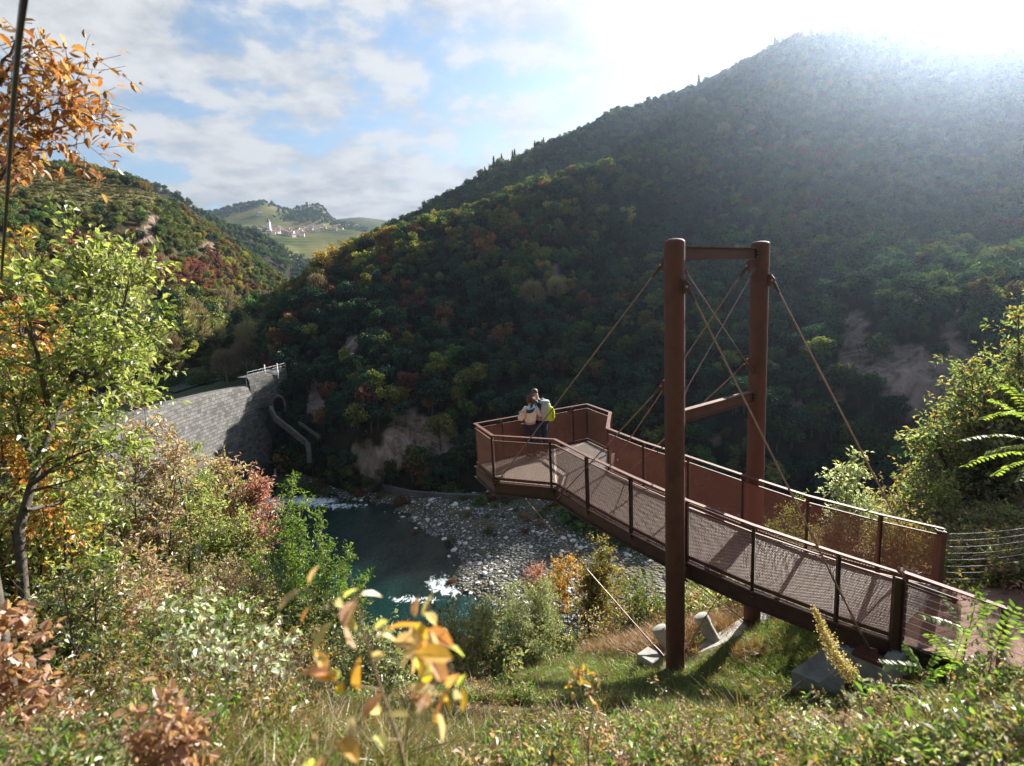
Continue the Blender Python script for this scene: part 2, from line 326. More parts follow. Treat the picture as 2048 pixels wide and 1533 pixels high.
def gnd(x, y):
    z = tps_eval(TG, x, y); P = np.stack([np.atleast_1d(x), np.atleast_1d(y), np.zeros(len(np.atleast_1d(x)))], 1).astype(float)
    return z+(fbm(P, .9, 3, 3)-.5)*.22
def gnd1(x, y): return float(gnd(x, y)[0])
def on_pix(px, py, r0=2, r1=40):
    """where the ray through a photo pixel meets the near slope"""
    d = ray((px, py)); h = math.hypot(d[0], d[1]); rs = np.arange(r0, r1, .1); X = d[0]/h*rs; Y = d[1]/h*rs; Z = d[2]/h*rs; g = gnd(X, Y); k = np.argmax(g >= Z); return np.array([X[k], Y[k], g[k]])
def grid_mesh(name, G, smooth=True):
    ny, nx = G.shape[:2]; i = np.arange(ny-1)[:, None]*nx; j = np.arange(nx-1)[None]; F = np.stack([i+j, i+j+1, i+j+1+nx, i+j+nx], -1).reshape(-1, 4); return mesh_np(name, G.reshape(-1, 3), F, smooth)
def soil_mat():
    m, t, out = newmat('slope_soil'); b = nd(t, 'ShaderNodeBsdfPrincipled'); b.inputs['Roughness'].default_value = .95; b.inputs['Specular IOR Level'].default_value = .1
    tcn = nd(t, 'ShaderNodeTexCoord').outputs['Object']; n1 = noise(t, tcn, .5, 6, .6); n2 = noise(t, tcn, 9, 6, .7)
    ca = ramp(t, n2, [(.3, (.035, .026, .016)), (.5, (.10, .07, .04)), (.7, (.20, .14, .08))]); cb = ramp(t, n2, [(.3, (.02, .035, .01)), (.7, (.08, .11, .03))])
    lk(t, mixn(t, ramp(t, n1, [(.42, 0), (.6, 1)]), ca, cb), b.inputs['Base Color'])
    bn = nd(t, 'ShaderNodeBump'); bn.inputs['Distance'].default_value = .05; lk(t, n2, bn.inputs['Height']); lk(t, bn.outputs[0], b.inputs['Normal']); lk(t, b.outputs[0], out.inputs[0]); return m
rr = np.concatenate([np.linspace(.01, 1, 4)[:-1], np.geomspace(1, 75, 190)]); aa = np.radians(np.linspace(-78, 78, 260))
RR, AA = np.meshgrid(rr, aa, indexing='ij'); XX = RR*np.sin(AA); YY = RR*np.cos(AA); ZZ = gnd(XX.ravel(), YY.ravel()).reshape(XX.shape)
tag(obj('hillside', grid_mesh('hillside', np.stack([XX, YY, ZZ], -1)), soil_mat()), kind='structure')
Xb, Yb = np.meshgrid(np.linspace(-60, 60, 40), np.linspace(-60, .0, 20)); Zb = -1.7-.55*Yb
tag(obj('hillside_above', grid_mesh('hillside_above', np.stack([Xb, Yb, Zb], -1)), bpy.data.materials['slope_soil']), kind='structure')

def cmr(pts, t):
    """catmull-rom through rows: pts (k,...) at param t in [0,k-1]"""
    k = len(pts); i = np.clip(np.floor(t).astype(int), 0, k-2); f = (t-i)[:, None, None] if pts.ndim == 3 else (t-i)[:, None]
    p1 = pts[i]; p2 = pts[i+1]; p0 = np.where((i > 0)[(...,)+(None,)*(pts.ndim-1)], pts[np.maximum(i-1, 0)], 2*p1-p2); p3 = np.where((i < k-2)[(...,)+(None,)*(pts.ndim-1)], pts[np.minimum(i+2, k-1)], 2*p2-p1)
    m1 = (p2-p0)*.35; m2 = (p3-p1)*.35
    return (2*f**3-3*f**2+1)*p1+(f**3-2*f**2+f)*m1+(-2*f**3+3*f**2)*p2+(f**3-f**2)*m2
def hill(name, cols, rows, nx=220, ny=120, amp=3.0, nsc=.02, seed=1, edge=None, mat=None):
    """rows: each a list of (py, r) or ('z', z, r) for every px column"""
    G = np.zeros((len(rows), len(cols), 3))
    for j, row in enumerate(rows):
        for i, (px, e) in enumerate(zip(cols, row)):
            if e[0] == 'z':
                lo, hi = -4000, 4000
                for _ in range(50):
                    m = (lo+hi)/2
                    if atr((px, m), e[2])[2] > e[1]: lo = m
                    else: hi = m
                G[j, i] = atr((px, lo), e[2])
            else: G[j, i] = atr((px, e[0]), e[1])
    A = cmr(G, np.linspace(0, len(rows)-1, ny)); B = cmr(np.swapaxes(A, 0, 1), np.linspace(0, len(cols)-1, nx)); H = np.swapaxes(B, 0, 1).copy()
    n = fbm(H.reshape(-1, 3), nsc, seed, 5).reshape(H.shape[:2])-.5; rid = np.abs(fbm(H.reshape(-1, 3)*np.array([1, 1, .4]), nsc*.6, seed+7, 3).reshape(H.shape[:2])-.5)*2
    H[..., 2] += (n*1.3-rid*.6+.1)*amp; d = unit(H*np.array([1, 1, 0])); H -= d*((n*1.2+rid*.5-.2)*amp)[..., None]
    o = obj(name, grid_mesh(name, H), mat); tag(o, kind='structure'); return H
def hill_mat(name, rock=(.62, .46, .39), lo=.56, soil1=(.018, .022, .012), soil2=(.06, .045, .03)):
    m, t, out = newmat(name); b = nd(t, 'ShaderNodeBsdfPrincipled'); b.inputs['Roughness'].default_value = .95; b.inputs['Specular IOR Level'].default_value = .1
    tcn = nd(t, 'ShaderNodeTexCoord').outputs['Object']; n1 = noise(t, tcn, .25, 6, .65); mp = nd(t, 'ShaderNodeMapping'); mp.inputs['Scale'].default_value = (1, 1, .30); lk(t, tcn, mp.inputs[0]); n2 = noise(t, mp.outputs[0], .42, 9, .8, 1.2)
    g = nd(t, 'ShaderNodeNewGeometry'); s2 = nd(t, 'ShaderNodeSeparateXYZ'); lk(t, g.outputs['Normal'], s2.inputs[0])
    at = nd(t, 'ShaderNodeAttribute'); at.attribute_name = 'rock'; rk = at.outputs['Fac']
    rc = ramp(t, n2, [(.36, tuple(c*.15 for c in rock)), (.45, tuple(c*.6 for c in rock)), (.56, rock), (.7, tuple(min(.8, c*1.4) for c in rock))])
    so = ramp(t, n1, [(.35, soil1), (.65, soil2)]); lk(t, mixn(t, rk, so, rc), b.inputs['Base Color'])
    bn = nd(t, 'ShaderNodeBump'); bn.inputs['Distance'].default_value = 3.5; bn.inputs['Strength'].default_value = .9; lk(t, n2, bn.inputs['Height']); lk(t, bn.outputs[0], b.inputs['Normal'])
    lk(t, b.outputs[0], out.inputs[0]); return m
HM = hill_mat('gorge_hill_ground')
def rockzones(name, H, zones, push=0):
    pr = proj(H.reshape(-1, 3)); f = np.zeros(len(pr)); nz = fbm(H.reshape(-1, 3), .12, 9, 3); nz2 = fbm(H.reshape(-1, 3)*np.array([1, 1, .35]), .45, 19, 3)
    for x, y, rx, ry in zones:
        d = np.sqrt(((pr[:, 0]-x)/rx)**2+((pr[:, 1]-y)/ry)**2); f = np.maximum(f, np.clip((1.15-d-(nz-.5)*2.2-(nz2-.5)*1.6)*4, 0, 1))
    me = bpy.data.objects[name].data; Q = H.reshape(-1, 3); cr_ = (np.abs(fbm(Q*np.array([1, 1, .45]), .30, 77, 4)-.5)*2-.3)*4.6; hd_ = unit(Q*np.array([1, 1, 0])); Q2 = Q-hd_*(cr_*f)[:, None]; me.vertices.foreach_set('co', Q2.astype(np.float32).ravel()); me.update(); a = me.attributes.new('rock', 'FLOAT', 'POINT'); a.data.foreach_set('value', f.astype(np.float32)); return f.reshape(H.shape[:2])
Z = -31
cF = [480, 530, 560, 640, 720, 850, 1000, 1200, 1400, 1600, 1800, 2048, 2300, 2700]
def rowz(rs, z=Z): return [('z', z, r) for r in rs]
def rowp(ys, rs): return list(zip(ys, rs))
front = [rowz([118, 114, 108, 92, 84, 80, 78, 76, 74, 73, 74, 78, 84, 90], -33),
         rowp([985, 860, 790, 850, 860, 880, 890, 890, 870, 850, 800, 790, 740, 700], [125, 117, 112, 98, 90, 87, 86, 84, 84, 84, 86, 90, 96, 100]),
         rowp([970, 790, 715, 735, 730, 730, 725, 720, 700, 690, 660, 640, 600, 560], [135, 128, 124, 115, 108, 106, 106, 104, 104, 104, 104, 106, 112, 118]),
         rowp([960, 740, 650, 620, 605, 590, 570, 550, 530, 520, 530, 560, 540, 500], [150, 145, 142, 138, 134, 134, 136, 136, 138, 140, 140, 142, 146, 150]),
         rowp([950, 720, 632, 572, 532, 478, 426, 374, 356, 368, 404, 460, 480, 460], [165, 162, 160, 162, 164, 168, 172, 178, 184, 188, 190, 192, 196, 200]),
         rowp([990, 760, 650, 575, 525, 470, 425, 375, 352, 330, 340, 370, 380, 380], [190, 188, 186, 188, 190, 195, 200, 206, 212, 214, 214, 214, 218, 224]),
         rowp([1020, 840, 740, 650, 600, 550, 500, 450, 430, 400, 400, 400, 400, 400], [220, 220, 218, 220, 222, 226, 230, 236, 240, 244, 244, 244, 248, 250])]
HF = hill('gorge_hill', cF, front, 300, 160, 4.5, .03, 1, mat=HM)
cB = [660, 700, 730, 780, 850, 900, 960, 1000, 1090, 1200, 1280, 1390, 1450, 1500, 1600, 1700, 1800, 1900, 2048, 2300, 2700]
ridge = [600, 535, 480, 446, 414, 388, 353, 328, 292, 238, 207, 174, 142, 112, 70, 60, 62, 69, 112, 165, 250]
n_ = len(cB)
footy = [640, 610, 590, 560, 530, 505, 480, 465, 440, 420, 400, 390, 390, 390, 385, 390, 410, 430, 440, 460, 480]
def lerp(a, b, t): return [x*(1-t)+y*t for x, y in zip(a, b)]
back = [rowp([y+60 for y in footy], [185]*n_), rowp(lerp(footy, ridge, .12), [205]*n_), rowp(lerp(footy, ridge, .4), [238]*n_), rowp([y+12 for y in lerp(footy, ridge, .72)], [280]*n_), rowp([y+19 for y in ridge], [328]*n_), rowp([y+41 for y in ridge], [370]*n_), rowp([y+90 for y in ridge], [430]*n_)]
HB = hill('rear_hill', cB, back, 260, 130, 6, .022, 5, mat=HM)
cL = [-420, -150, 0, 100, 200, 300, 400, 500, 560, 610, 660]
left = [rowz([100, 118, 130, 140, 152, 168, 195, 240, 285, 330, 370], -19),
        rowp([640, 640, 640, 640, 640, 640, 655, 650, 640, 645, 650], [140, 150, 160, 170, 178, 190, 214, 258, 300, 338, 375]),
        rowp([480, 500, 530, 540, 550, 550, 590, 615, 620, 630, 645], [175, 185, 195, 205, 212, 222, 240, 276, 312, 345, 380]),
        rowp([340, 390, 425, 432, 436, 440, 510, 570, 595, 615, 640], [205, 215, 225, 235, 245, 254, 272, 300, 326, 352, 385]),
        rowp([300, 350, 382, 372, 378, 396, 465, 530, 570, 603, 636], [225, 245, 262, 278, 292, 300, 310, 328, 344, 362, 390]),
        rowp([212, 268, 313, 340, 358, 397, 450, 516, 560, 597, 635], [250, 275, 300, 315, 326, 334, 345, 358, 366, 374, 396]),
        rowp([240, 290, 330, 355, 380, 420, 480, 550, 600, 640, 680], [290, 320, 345, 360, 370, 380, 390, 400, 404, 410, 430])]
HL = hill('vineyard_hill', cL, left, 260, 150, 4.0, .03, 11, mat=hill_mat('vineyard_hill_ground', rock=(.33, .24, .19), soil1=(.05, .055, .02), soil2=(.11, .085, .045)))
rF = rockzones('gorge_hill', HF, [(800, 890, 80, 55), (755, 915, 50, 45), (630, 780, 14, 45), (1700, 690, 30, 60), (1810, 740, 50, 60), (1905, 740, 34, 80), (1860, 800, 40, 45), (1670, 760, 30, 30), (1430, 880, 22, 25), (1100, 545, 18, 18), (700, 680, 12, 30), (1580, 820, 25, 20), (1460, 640, 14, 20)])
rB = rockzones('rear_hill', HB, [])
rL = rockzones('vineyard_hill', HL, [(300, 455, 20, 22), (290, 490, 14, 20), (275, 505, 20, 8), (330, 545, 14, 12), (505, 545, 8, 8), (420, 500, 10, 14)])
# distant country
VM = newmat('vineyard_country'); _m, _t, _o = VM
_b = nd(_t, 'ShaderNodeBsdfDiffuse'); _tc = nd(_t, 'ShaderNodeTexCoord').outputs['Object']; _s = nd(_t, 'ShaderNodeSeparateXYZ'); lk(_t, _tc, _s.inputs[0])
_st = mth(_t, 'SINE', mth(_t, 'ADD', mth(_t, 'MULTIPLY', _s.outputs[2], .9), mth(_t, 'MULTIPLY', noise(_t, _tc, .004, 3), 30)))
_g = ramp(_t, noise(_t, _tc, .006, 5), [(.38, (.03, .05, .02)), (.5, (.09, .10, .035)), (.62, (.16, .14, .06))]); lk(_t, mixn(_t, mth(_t, 'MULTIPLY', mth(_t, 'GREATER_THAN', _st, .35), .25), _g, (.24, .2, .11)), _b.inputs[0]); lk(_t, _b.outputs[0], _o.inputs[0])
cS = [240, 300, 340, 400, 440, 480, 530, 580]
HS = hill('wooded_spur', cS, [rowp([600]*8, [560]*8), rowp([540, 540, 540, 530, 520, 520, 520, 540], [620]*8), rowp([400, 430, 445, 470, 480, 490, 505, 540], [680]*8), rowp([350, 376, 394, 430, 452, 467, 482, 520], [740]*8), rowp([390, 415, 430, 470, 490, 500, 520, 560], [840]*8)], 100, 60, 8, .01, 21, mat=HM)
rockzones('wooded_spur', HS, [])
cM = [300, 380, 420, 470, 520, 545, 575, 600, 640, 656, 680, 720, 745, 800, 900, 1000]
n2 = len(cM); rg = [470, 446, 429, 416, 406, 410, 420, 415, 411, 430, 447, 456, 466, 500, 540, 560]
HMV = hill('village_mountain', cM, [rowp([600]*n2, [640]*n2), rowp([560, 560, 560, 565, 572, 575, 575, 570, 560, 555, 550, 550, 560, 570, 580, 590], [760]*n2), rowp([520, 520, 505, 505, 512, 515, 520, 528, 530, 530, 520, 515, 520, 540, 560, 580], [920]*n2),
     rowp([490, 480, 474, 472, 476, 480, 484, 490, 494, 496, 495, 492, 496, 520, 555, 570], [1120]*n2), rowp([485, 470, 462, 458, 460, 462, 464, 464, 462, 462, 464, 466, 474, 506, 545, 565], [1300]*n2), rowp([480, 460, 450, 444, 440, 440, 446, 446, 444, 450, 456, 461, 470, 504, 542, 562], [1450]*n2), rowp(rg, [1700]*n2), rowp([y+40 for y in rg], [1900]*n2)], 200, 120, 9, .006, 31, mat=VM[0])
cX = [500, 600, 660, 720, 780, 840, 900, 1000, 1150]
hill('far_range', cX, [rowp([520]*9, [1700]*9), rowp([470, 466, 456, 455, 460, 455, 452, 450, 450], [1950]*9), rowp([458, 452, 441, 438, 446, 436, 430, 425, 420], [2150]*9), rowp([520]*9, [2350]*9)], 80, 30, 18, .003, 41, mat=VM[0])
# valley floor above the dam, deep base everywhere
vm_ = pbr('valley_grass', (.02, .03, .012), (.05, .07, .02), .95, .15)
vr = np.geomspace(104, 760, 60); vG = []
for r_ in vr:
    row = []; pxr = np.interp(r_, [104, 130, 200, 300, 380, 760], [530, 545, 560, 620, 680, 760])
    for p_ in np.linspace(-900, pxr, 60): q_ = atr((p_, 700), r_); row.append((q_[0], q_[1], -17.6))
    vG.append(row)
tag(obj('valley_floor', grid_mesh('valley_floor', np.array(vG)), vm_), kind='structure')
tag(obj('base_ground', grid_mesh('bg', np.stack(np.meshgrid(np.linspace(-2700, 2700, 9), np.linspace(-1800, 3600, 9))+[np.full((9, 9), -60.)], -1)), vm_), kind='structure')
# ---------------------------------------------------------------- water
def water_mat():
    m, t, out = newmat('river_water'); b = nd(t, 'ShaderNodeBsdfPrincipled'); b.inputs['Roughness'].default_value = .08; b.inputs['Specular IOR Level'].default_value = .35; b.inputs['IOR'].default_value = 1.33
    tcn = nd(t, 'ShaderNodeTexCoord').outputs['Object']; mp = nd(t, 'ShaderNodeMapping'); mp.inputs['Scale'].default_value = (1, .55, 1); mp.inputs['Rotation'].default_value = (0, 0, .5); lk(t, tcn, mp.inputs[0])
    n1 = noise(t, mp.outputs[0], 2.2, 6, .7, .8); n0 = noise(t, mp.outputs[0], .35, 5, .6, .5)
    at = nd(t, 'ShaderNodeAttribute'); at.attribute_name = 'foam'; sh = nd(t, 'ShaderNodeAttribute'); sh.attribute_name = 'shallow'
    base = mixn(t, sh.outputs['Fac'], ramp(t, n0, [(.35, (.003, .018, .016)), (.65, (.006, .032, .028))]), ramp(t, n0, [(.3, (.012, .016, .011)), (.7, (.04, .038, .026))]))
    nf = noise(t, mp.outputs[0], 1.1, 9, .75, 1.6); fo = ramp(t, mth(t, 'ADD', at.outputs['Fac'], mth(t, 'MULTIPLY', mth(t, 'SUBTRACT', nf, .5), 3.2)), [(.62, 0), (.95, 1)])
    lk(t, mixn(t, fo, base, (.75, .8, .82)), b.inputs['Base Color']); lk(t, mth(t, 'ADD', mth(t, 'MULTIPLY', fo, .6), .08), b.inputs['Roughness'])
    bn = nd(t, 'ShaderNodeBump'); bn.inputs['Distance'].default_value = .5; bn.inputs['Strength'].default_value = .5; lk(t, mth(t, 'ADD', n1, mth(t, 'MULTIPLY', noise(t, mp.outputs[0], 7, 4, .6, .5), .35)), bn.inputs['Height']); lk(t, bn.outputs[0], b.inputs['Normal']); lk(t, b.outputs[0], out.inputs[0]); return m
WZ = -30.0
wx, wy = np.meshgrid(np.linspace(-110, 60, 260), np.linspace(36, 112, 160)); WG = np.stack([wx, wy, np.full(wx.shape, WZ)], -1); wme = grid_mesh('river', WG)
pr = proj(WG.reshape(-1, 3)); foam = np.zeros(len(pr))
for x, y, rx, ry, s in ((365, 1105, 95, 40, 1), (520, 1005, 80, 28, 1.1), (620, 1003, 80, 16, 1), (680, 1012, 60, 10, .8), (882, 1168, 40, 24, .9), (905, 1182, 50, 14, .9), (830, 1200, 80, 10, .85), (520, 955, 26, 20, .9), (470, 1000, 30, 22, .8), (420, 1060, 60, 25, .6), (960, 1210, 60, 12, .5)):
    foam = np.maximum(foam, s*np.clip(1.35-np.sqrt(((pr[:, 0]-x)/rx)**2+((pr[:, 1]-y)/ry)**2), 0, 1))
a = wme.attributes.new('foam', 'FLOAT', 'POINT'); a.data.foreach_set('value', foam.astype(np.float32))
shal = np.clip(1.4-np.sqrt(((pr[:, 0]-880)/150)**2+((pr[:, 1]-1080)/95)**2), 0, 1); a = wme.attributes.new('shallow', 'FLOAT', 'POINT'); a.data.foreach_set('value', shal.astype(np.float32))
wm = water_mat(); tag(obj('river', wme, wm), kind='structure')
up = [atz(q, -17.3) for q in ((300, 775), (330, 762), (400, 752), (440, 742), (500, 728), (560, 722), (560, 745), (500, 752), (460, 756), (420, 764), (350, 785))]
me = mesh_np('upstream_water', np.array(up), np.array([[0]+[i, i+1] for i in range(1, len(up)-1)])); tag(obj('upstream_water', me, wm), kind='structure')
for nm in ('foam', 'shallow'): me.attributes.new(nm, 'FLOAT', 'POINT')
# gravel bank
def inpoly(x, y, poly):
    c = np.zeros(len(x), bool); d = np.full(len(x), 1e9)
    for i in range(len(poly)):
        x1, y1 = poly[i]; x2, y2 = poly[(i+1) % len(poly)]; t = ((y1 > y) != (y2 > y)) & (x < (x2-x1)*(y-y1)/((y2-y1) or 1e-9)+x1); c ^= t
        ux, uy = x2-x1, y2-y1; q = np.clip(((x-x1)*ux+(y-y1)*uy)/(ux*ux+uy*uy+1e-9), 0, 1); d = np.minimum(d, np.hypot(x-x1-q*ux, y-y1-q*uy))
    return c, d
gp = [(600, 990), (650, 990), (700, 1000), (770, 1012), (800, 1032), (850, 1060), (905, 1092), (925, 1130), (905, 1160), (930, 1185), (980, 1205), (1060, 1240), (1160, 1260), (1420, 1260), (1600, 1180), (1600, 1040), (1300, 985), (1100, 985), (940, 985), (820, 975), (720, 955), (650, 925), (580, 935), (515, 950), (500, 975), (540, 990)]
GP = [tuple(atz(q, WZ)[:2]) for q in gp]
gx, gy = np.meshgrid(np.linspace(-60, 46, 260), np.linspace(40, 104, 190)); ins, dd = inpoly(gx.ravel(), gy.ravel(), GP)
def gravel_z(x, y):
    ins, dd = inpoly(np.asarray(x, float), np.asarray(y, float), GP); P = np.stack([x, y, np.zeros(len(x))], 1); nz = fbm(P, .35, 4, 4)-.5
    return WZ+np.where(ins, np.minimum(dd*.16, .9), -dd*.5)+nz*.9-.02
gzv = gravel_z(gx.ravel(), gy.ravel()); gme = grid_mesh('gravel_bank', np.stack([gx, gy, gzv.reshape(gx.shape)], -1))
def gravel_mat():
    m, t, out = newmat('gravel'); b = nd(t, 'ShaderNodeBsdfPrincipled'); b.inputs['Roughness'].default_value = .9
    tcn = nd(t, 'ShaderNodeTexCoord').outputs['Object']; v = nd(t, 'ShaderNodeTexVoronoi'); v.inputs['Scale'].default_value = 2.6; lk(t, tcn, v.inputs['Vector'])
    st = ramp(t, v.outputs['Distance'], [(.0, (.38, .36, .33)), (.28, (.20, .19, .17)), (.5, (.03, .03, .025))]); gr_ = ramp(t, noise(t, tcn, .22, 5, .65), [(.46, 0), (.58, 1)])
    wd = ramp(t, noise(t, tcn, 2, 4), [(.35, (.03, .04, .012)), (.65, (.09, .07, .035))]); lk(t, mixn(t, gr_, st, wd), b.inputs['Base Color'])
    bn = nd(t, 'ShaderNodeBump'); bn.invert = True; bn.inputs['Distance'].default_value = .25; lk(t, v.outputs['Distance'], bn.inputs['Height']); lk(t, bn.outputs[0], b.inputs['Normal']); lk(t, b.outputs[0], out.inputs[0]); return m
tag(obj('gravel_bank', gme, gravel_mat()), kind='structure')
# ================================================================= LOOKOUT BRIDGE
ZN = [-4.42, -4.45, -4.55, -4.72, -4.90, -5.10, -5.36, -5.62]
nbp = [(990.2, 961.7), (1102.7, 974.5), (1178, 1014), (1265, 1062), (1375.3, 1119), (1505, 1176), (1669.7, 1238.6), (1785, 1277)]
NR = [atz(q, z) for q, z in zip(nbp, ZN)]
frp = [(1215, 857), (1286, 884), (1376, 913), (1486, 950), (1616.5, 992), (1764, 1030), (1889, 1058)]
FR = []
for q, z in zip(frp, ZN[1:]): p = atz(q, z+1.12); FR.append(np.array([p[0], p[1], z]))
PA = atz((955, 930), -4.42); PC = atz((1113, 973), -4.44); PF = atz((1175.5, 882.5), -4.42); PE = atz((1222, 905), -4.42)
near_line = [PA, NR[0], PC]+NR[2:]; far_line = [PF, PE]+FR
bridge = empty('lookout_bridge', tuple(NR[4])); tag(bridge, 'rust brown steel lookout bridge with mesh railings and two tall columns above the gorge', 'bridge')
OFF = Vector(NR[4])
class LB(MB):
    """mesh builder whose finished mesh hangs under the bridge (or another parent) at its world place"""
    def build(s, name, mat, parent=None, smooth=False, bevel=0):
        o = MB.build(s, name, mat, parent, smooth, bevel)
        return o
def hang(o, parent, off):
    o.parent = parent; o.matrix_parent_inverse = Matrix.Identity(4); o.location = -Vector(off); return o
def bp(mb, name, mat, smooth=False, parent=None, bevel=0):
    o = mb.build(name, mat, None, smooth, bevel)
    if parent is None: hang(o, bridge, OFF)
    else: o.parent = parent; o.location = (0, 0, 0)
    return o
def uvmesh(name, quads, uvs, mat):
    V = []; F = []
    for q in quads: F.append(tuple(range(len(V), len(V)+len(q)))); V += [tuple(map(float, p)) for p in q]
    me = bpy.data.meshes.new(name); me.from_pydata(V, [], F); ul = me.uv_layers.new(name='UVMap'); k = 0
    for u in uvs:
        for c in u: ul.data[k].uv = c; k += 1
    return obj(name, me, mat)
# deck (grating) : platform and ramp
plat = [PA, NR[0], PC, FR[0], PE, PF]
quads = [plat]+[[near_line[i+2], near_line[i+3], FR[i+1], FR[i]] for i in range(6)]
dk = uvmesh('deck', quads, [[(p[0], p[1]) for p in q] for q in quads], M['grating']); hang(dk, bridge, OFF)
# light metal strip under the edge, cross beams, side channels, flange
def sweep(line, dz, w_, h_):
    n = len(line); V = []; L_ = [np.array([float(c) for c in p]) for p in line]
    for i, p in enumerate(L_):
        a = unit((p-L_[i-1])[:2]) if i else None; b = unit((L_[i+1]-p)[:2]) if i < n-1 else None; a = b if a is None else a; b = a if b is None else b
        na, nb_ = np.array([a[1], -a[0]]), np.array([b[1], -b[0]]); m = unit(na+nb_); m = m/max(.35, m@na)
        for s, z in ((-1, -1), (1, -1), (1, 1), (-1, 1)): V.append((p[0]+m[0]*s*w_/2, p[1]+m[1]*s*w_/2, p[2]+dz+z*h_/2))
    F = [(0, 1, 2, 3), (4*n-1, 4*n-2, 4*n-3, 4*n-4)]+[(4*i+k, 4*i+(k+1) % 4, 4*i+4+(k+1) % 4, 4*i+4+k) for i in range(n-1) for k in range(4)]
    return MB().add(V, F)
def extr(prof, a, b, ux, uy):
    """closed profile [(x, y)] swept from a to b, x along ux, y along uy"""
    a, b = Vector(a), Vector(b); n = len(prof); V = [p+ux*x+uy*y for p in (a, b) for x, y in prof]
    return MB().add(V, [tuple(range(n))[::-1], tuple(range(n, 2*n))]+[(i, (i+1) % n, (i+1) % n+n, i+n) for i in range(n)])
def iprof(w_, h_, tf, tw): return [(-w_/2, -h_/2), (w_/2, -h_/2), (w_/2, -h_/2+tf), (tw/2, -h_/2+tf), (tw/2, h_/2-tf), (w_/2, h_/2-tf), (w_/2, h_/2), (-w_/2, h_/2), (-w_/2, h_/2-tf), (-tw/2, h_/2-tf), (-tw/2, -h_/2+tf), (-w_/2, -h_/2+tf)]
def along(line, dz, w_, h_, mat, name, out=0.0):
    return bp(sweep(line, dz, w_, h_), name, mat)
def offset(line, d):
    out = []
    for i, p in enumerate(line):
        a = line[max(i-1, 0)]; b = line[min(i+1, len(line)-1)]; t = unit((b-a)*np.array([1, 1, 0])); out.append(p+np.array([t[1], -t[0], 0])*d)
    return out
nlo = offset(near_line, -.0); ring = near_line; inner = [PA]+[PF]
along(offset(near_line, .03), -.17, .02, .27, M['steel_dark'], 'side_beam'); along(offset(near_line, .045), -.03, .11, .016, M['steel'], 'beam_flange'); along(offset(near_line, .05), -.308, .11, .014, M['steel_dark'], 'beam_flange')
along(offset(far_line, -.03), -.17, .02, .27, M['steel_dark'], 'side_beam'); along(offset(far_line, -.045), -.03, .11, .016, M['steel'], 'beam_flange')
along([PA, PF], -.17, .02, .27, M['steel_dark'], 'side_beam')
for i in range(0, 7):
    a = Vector(near_line[i+2]) if i+2 < len(near_line) else None; b = Vector(FR[i]) if i < len(FR) else None
    if a is None or b is None: continue
    bp(MB().beam(a+Vector((0, 0, -.13)), b+Vector((0, 0, -.13)), .08, .16), 'cross_beam', M['steel_dark'])
bp(MB().beam(Vector(NR[0])+Vector((0, 0, -.13)), Vector(PF)+Vector((0, 0, -.13)), .08, .16), 'cross_beam', M['steel_dark'])
bp(MB().beam((Vector(NR[0])+Vector(PA))/2+Vector((0, 0, -.13)), Vector(PE)+Vector((0, 0, -.13)), .08, .16), 'cross_beam', M['steel_dark'])
# handrails (flat bar on top, panel frame bar below)
loop = near_line[::-1]+[PF, PE]+FR
for nm, dz, w_, h_ in (('handrail', 1.115, .085, .022), ('frame_bar', .985, .035, .022), ('frame_bar', .05, .03, .07)):
    bp(sweep(loop, dz, w_, h_), nm, M['steel'])
# posts
def post(p, q, h=1.10, w_=.06):
    t = Vector((q[0]-p[0], q[1]-p[1], 0)).normalized(); n = Vector((t.y, -t.x, 0)); c = Vector(p)+n*.035
    o = bp(extr(iprof(.07, .052, .011, .012), c+Vector((0, 0, -.16)), c+Vector((0, 0, h)), n, t), 'post', M['steel_dark'])
    for dz in (-.05, -.12): bp(MB().tube([Vector(p)+n*.07+Vector((0, 0, dz)), Vector(p)+n*.085+Vector((0, 0, dz))], .012, 6), 'bolt', M['bolt'], parent=o)
for i, p in enumerate([NR[0], NR[1]]+NR[2:7]):
    q = ([NR[1], PC]+NR[3:8])[i]; post(p, q)
mid = (PA*.42+PF*.58); post(PF*.22+PA*.78, PA, 1.08); post(mid, PA, 1.08); post(PF*.86+PA*.14, PA, 1.08)
post(PE, PF); 
for i in range(0, 6): post(FR[i], FR[i]-(FR[i+1]-FR[i]) if i else FR[0]*2-FR[1])
# perforated panels
def panel(a, b, z0=.085, z1=.975, inset=.03):
    a, b = np.array(a), np.array(b); L = np.linalg.norm((b-a)[:2]); t = (b-a)/L; a2, b2 = a+t*inset, b-t*inset; up_ = np.array([0, 0, 1.])
    o = uvmesh('mesh_panel', [[a2+up_*z0, b2+up_*z0, b2+up_*z1, a2+up_*z1]], [[(0, z0), (L, z0), (L, z1), (0, z1)]], M['panel']); hang(o, bridge, OFF)
for a, b in zip(near_line[:-1], near_line[1:]): panel(a, b)
p1 = PA*.78+PF*.22; p3 = PF*.86+PA*.14
for a, b in ((PA, p1), (p1, mid), (mid, p3), (p3, PF), (PF, PE), (PE, FR[0])): panel(a, b)
for a, b in zip(FR[:-1], FR[1:]): panel(a, b)
# end channels
def channel(p, d, name='end_post'):
    t = Vector(d).normalized(); n = Vector((t.y, -t.x, 0)); p = Vector(p)+n*.05; z0, z1 = -.35, 1.05; w2 = .08
    return bp(extr([(-w2, -.007), (w2, -.007), (w2, .085), (w2-.012, .085), (w2-.012, .007), (-w2+.012, .007), (-w2+.012, .085), (-w2, .085)], p+Vector((0, 0, z0)), p+Vector((0, 0, z1)), t, n), name, M['steel_dark'])
channel(NR[7], NR[7]-NR[6]); channel(FR[6]-np.array([0, 0, 0]), FR[5]-FR[6])
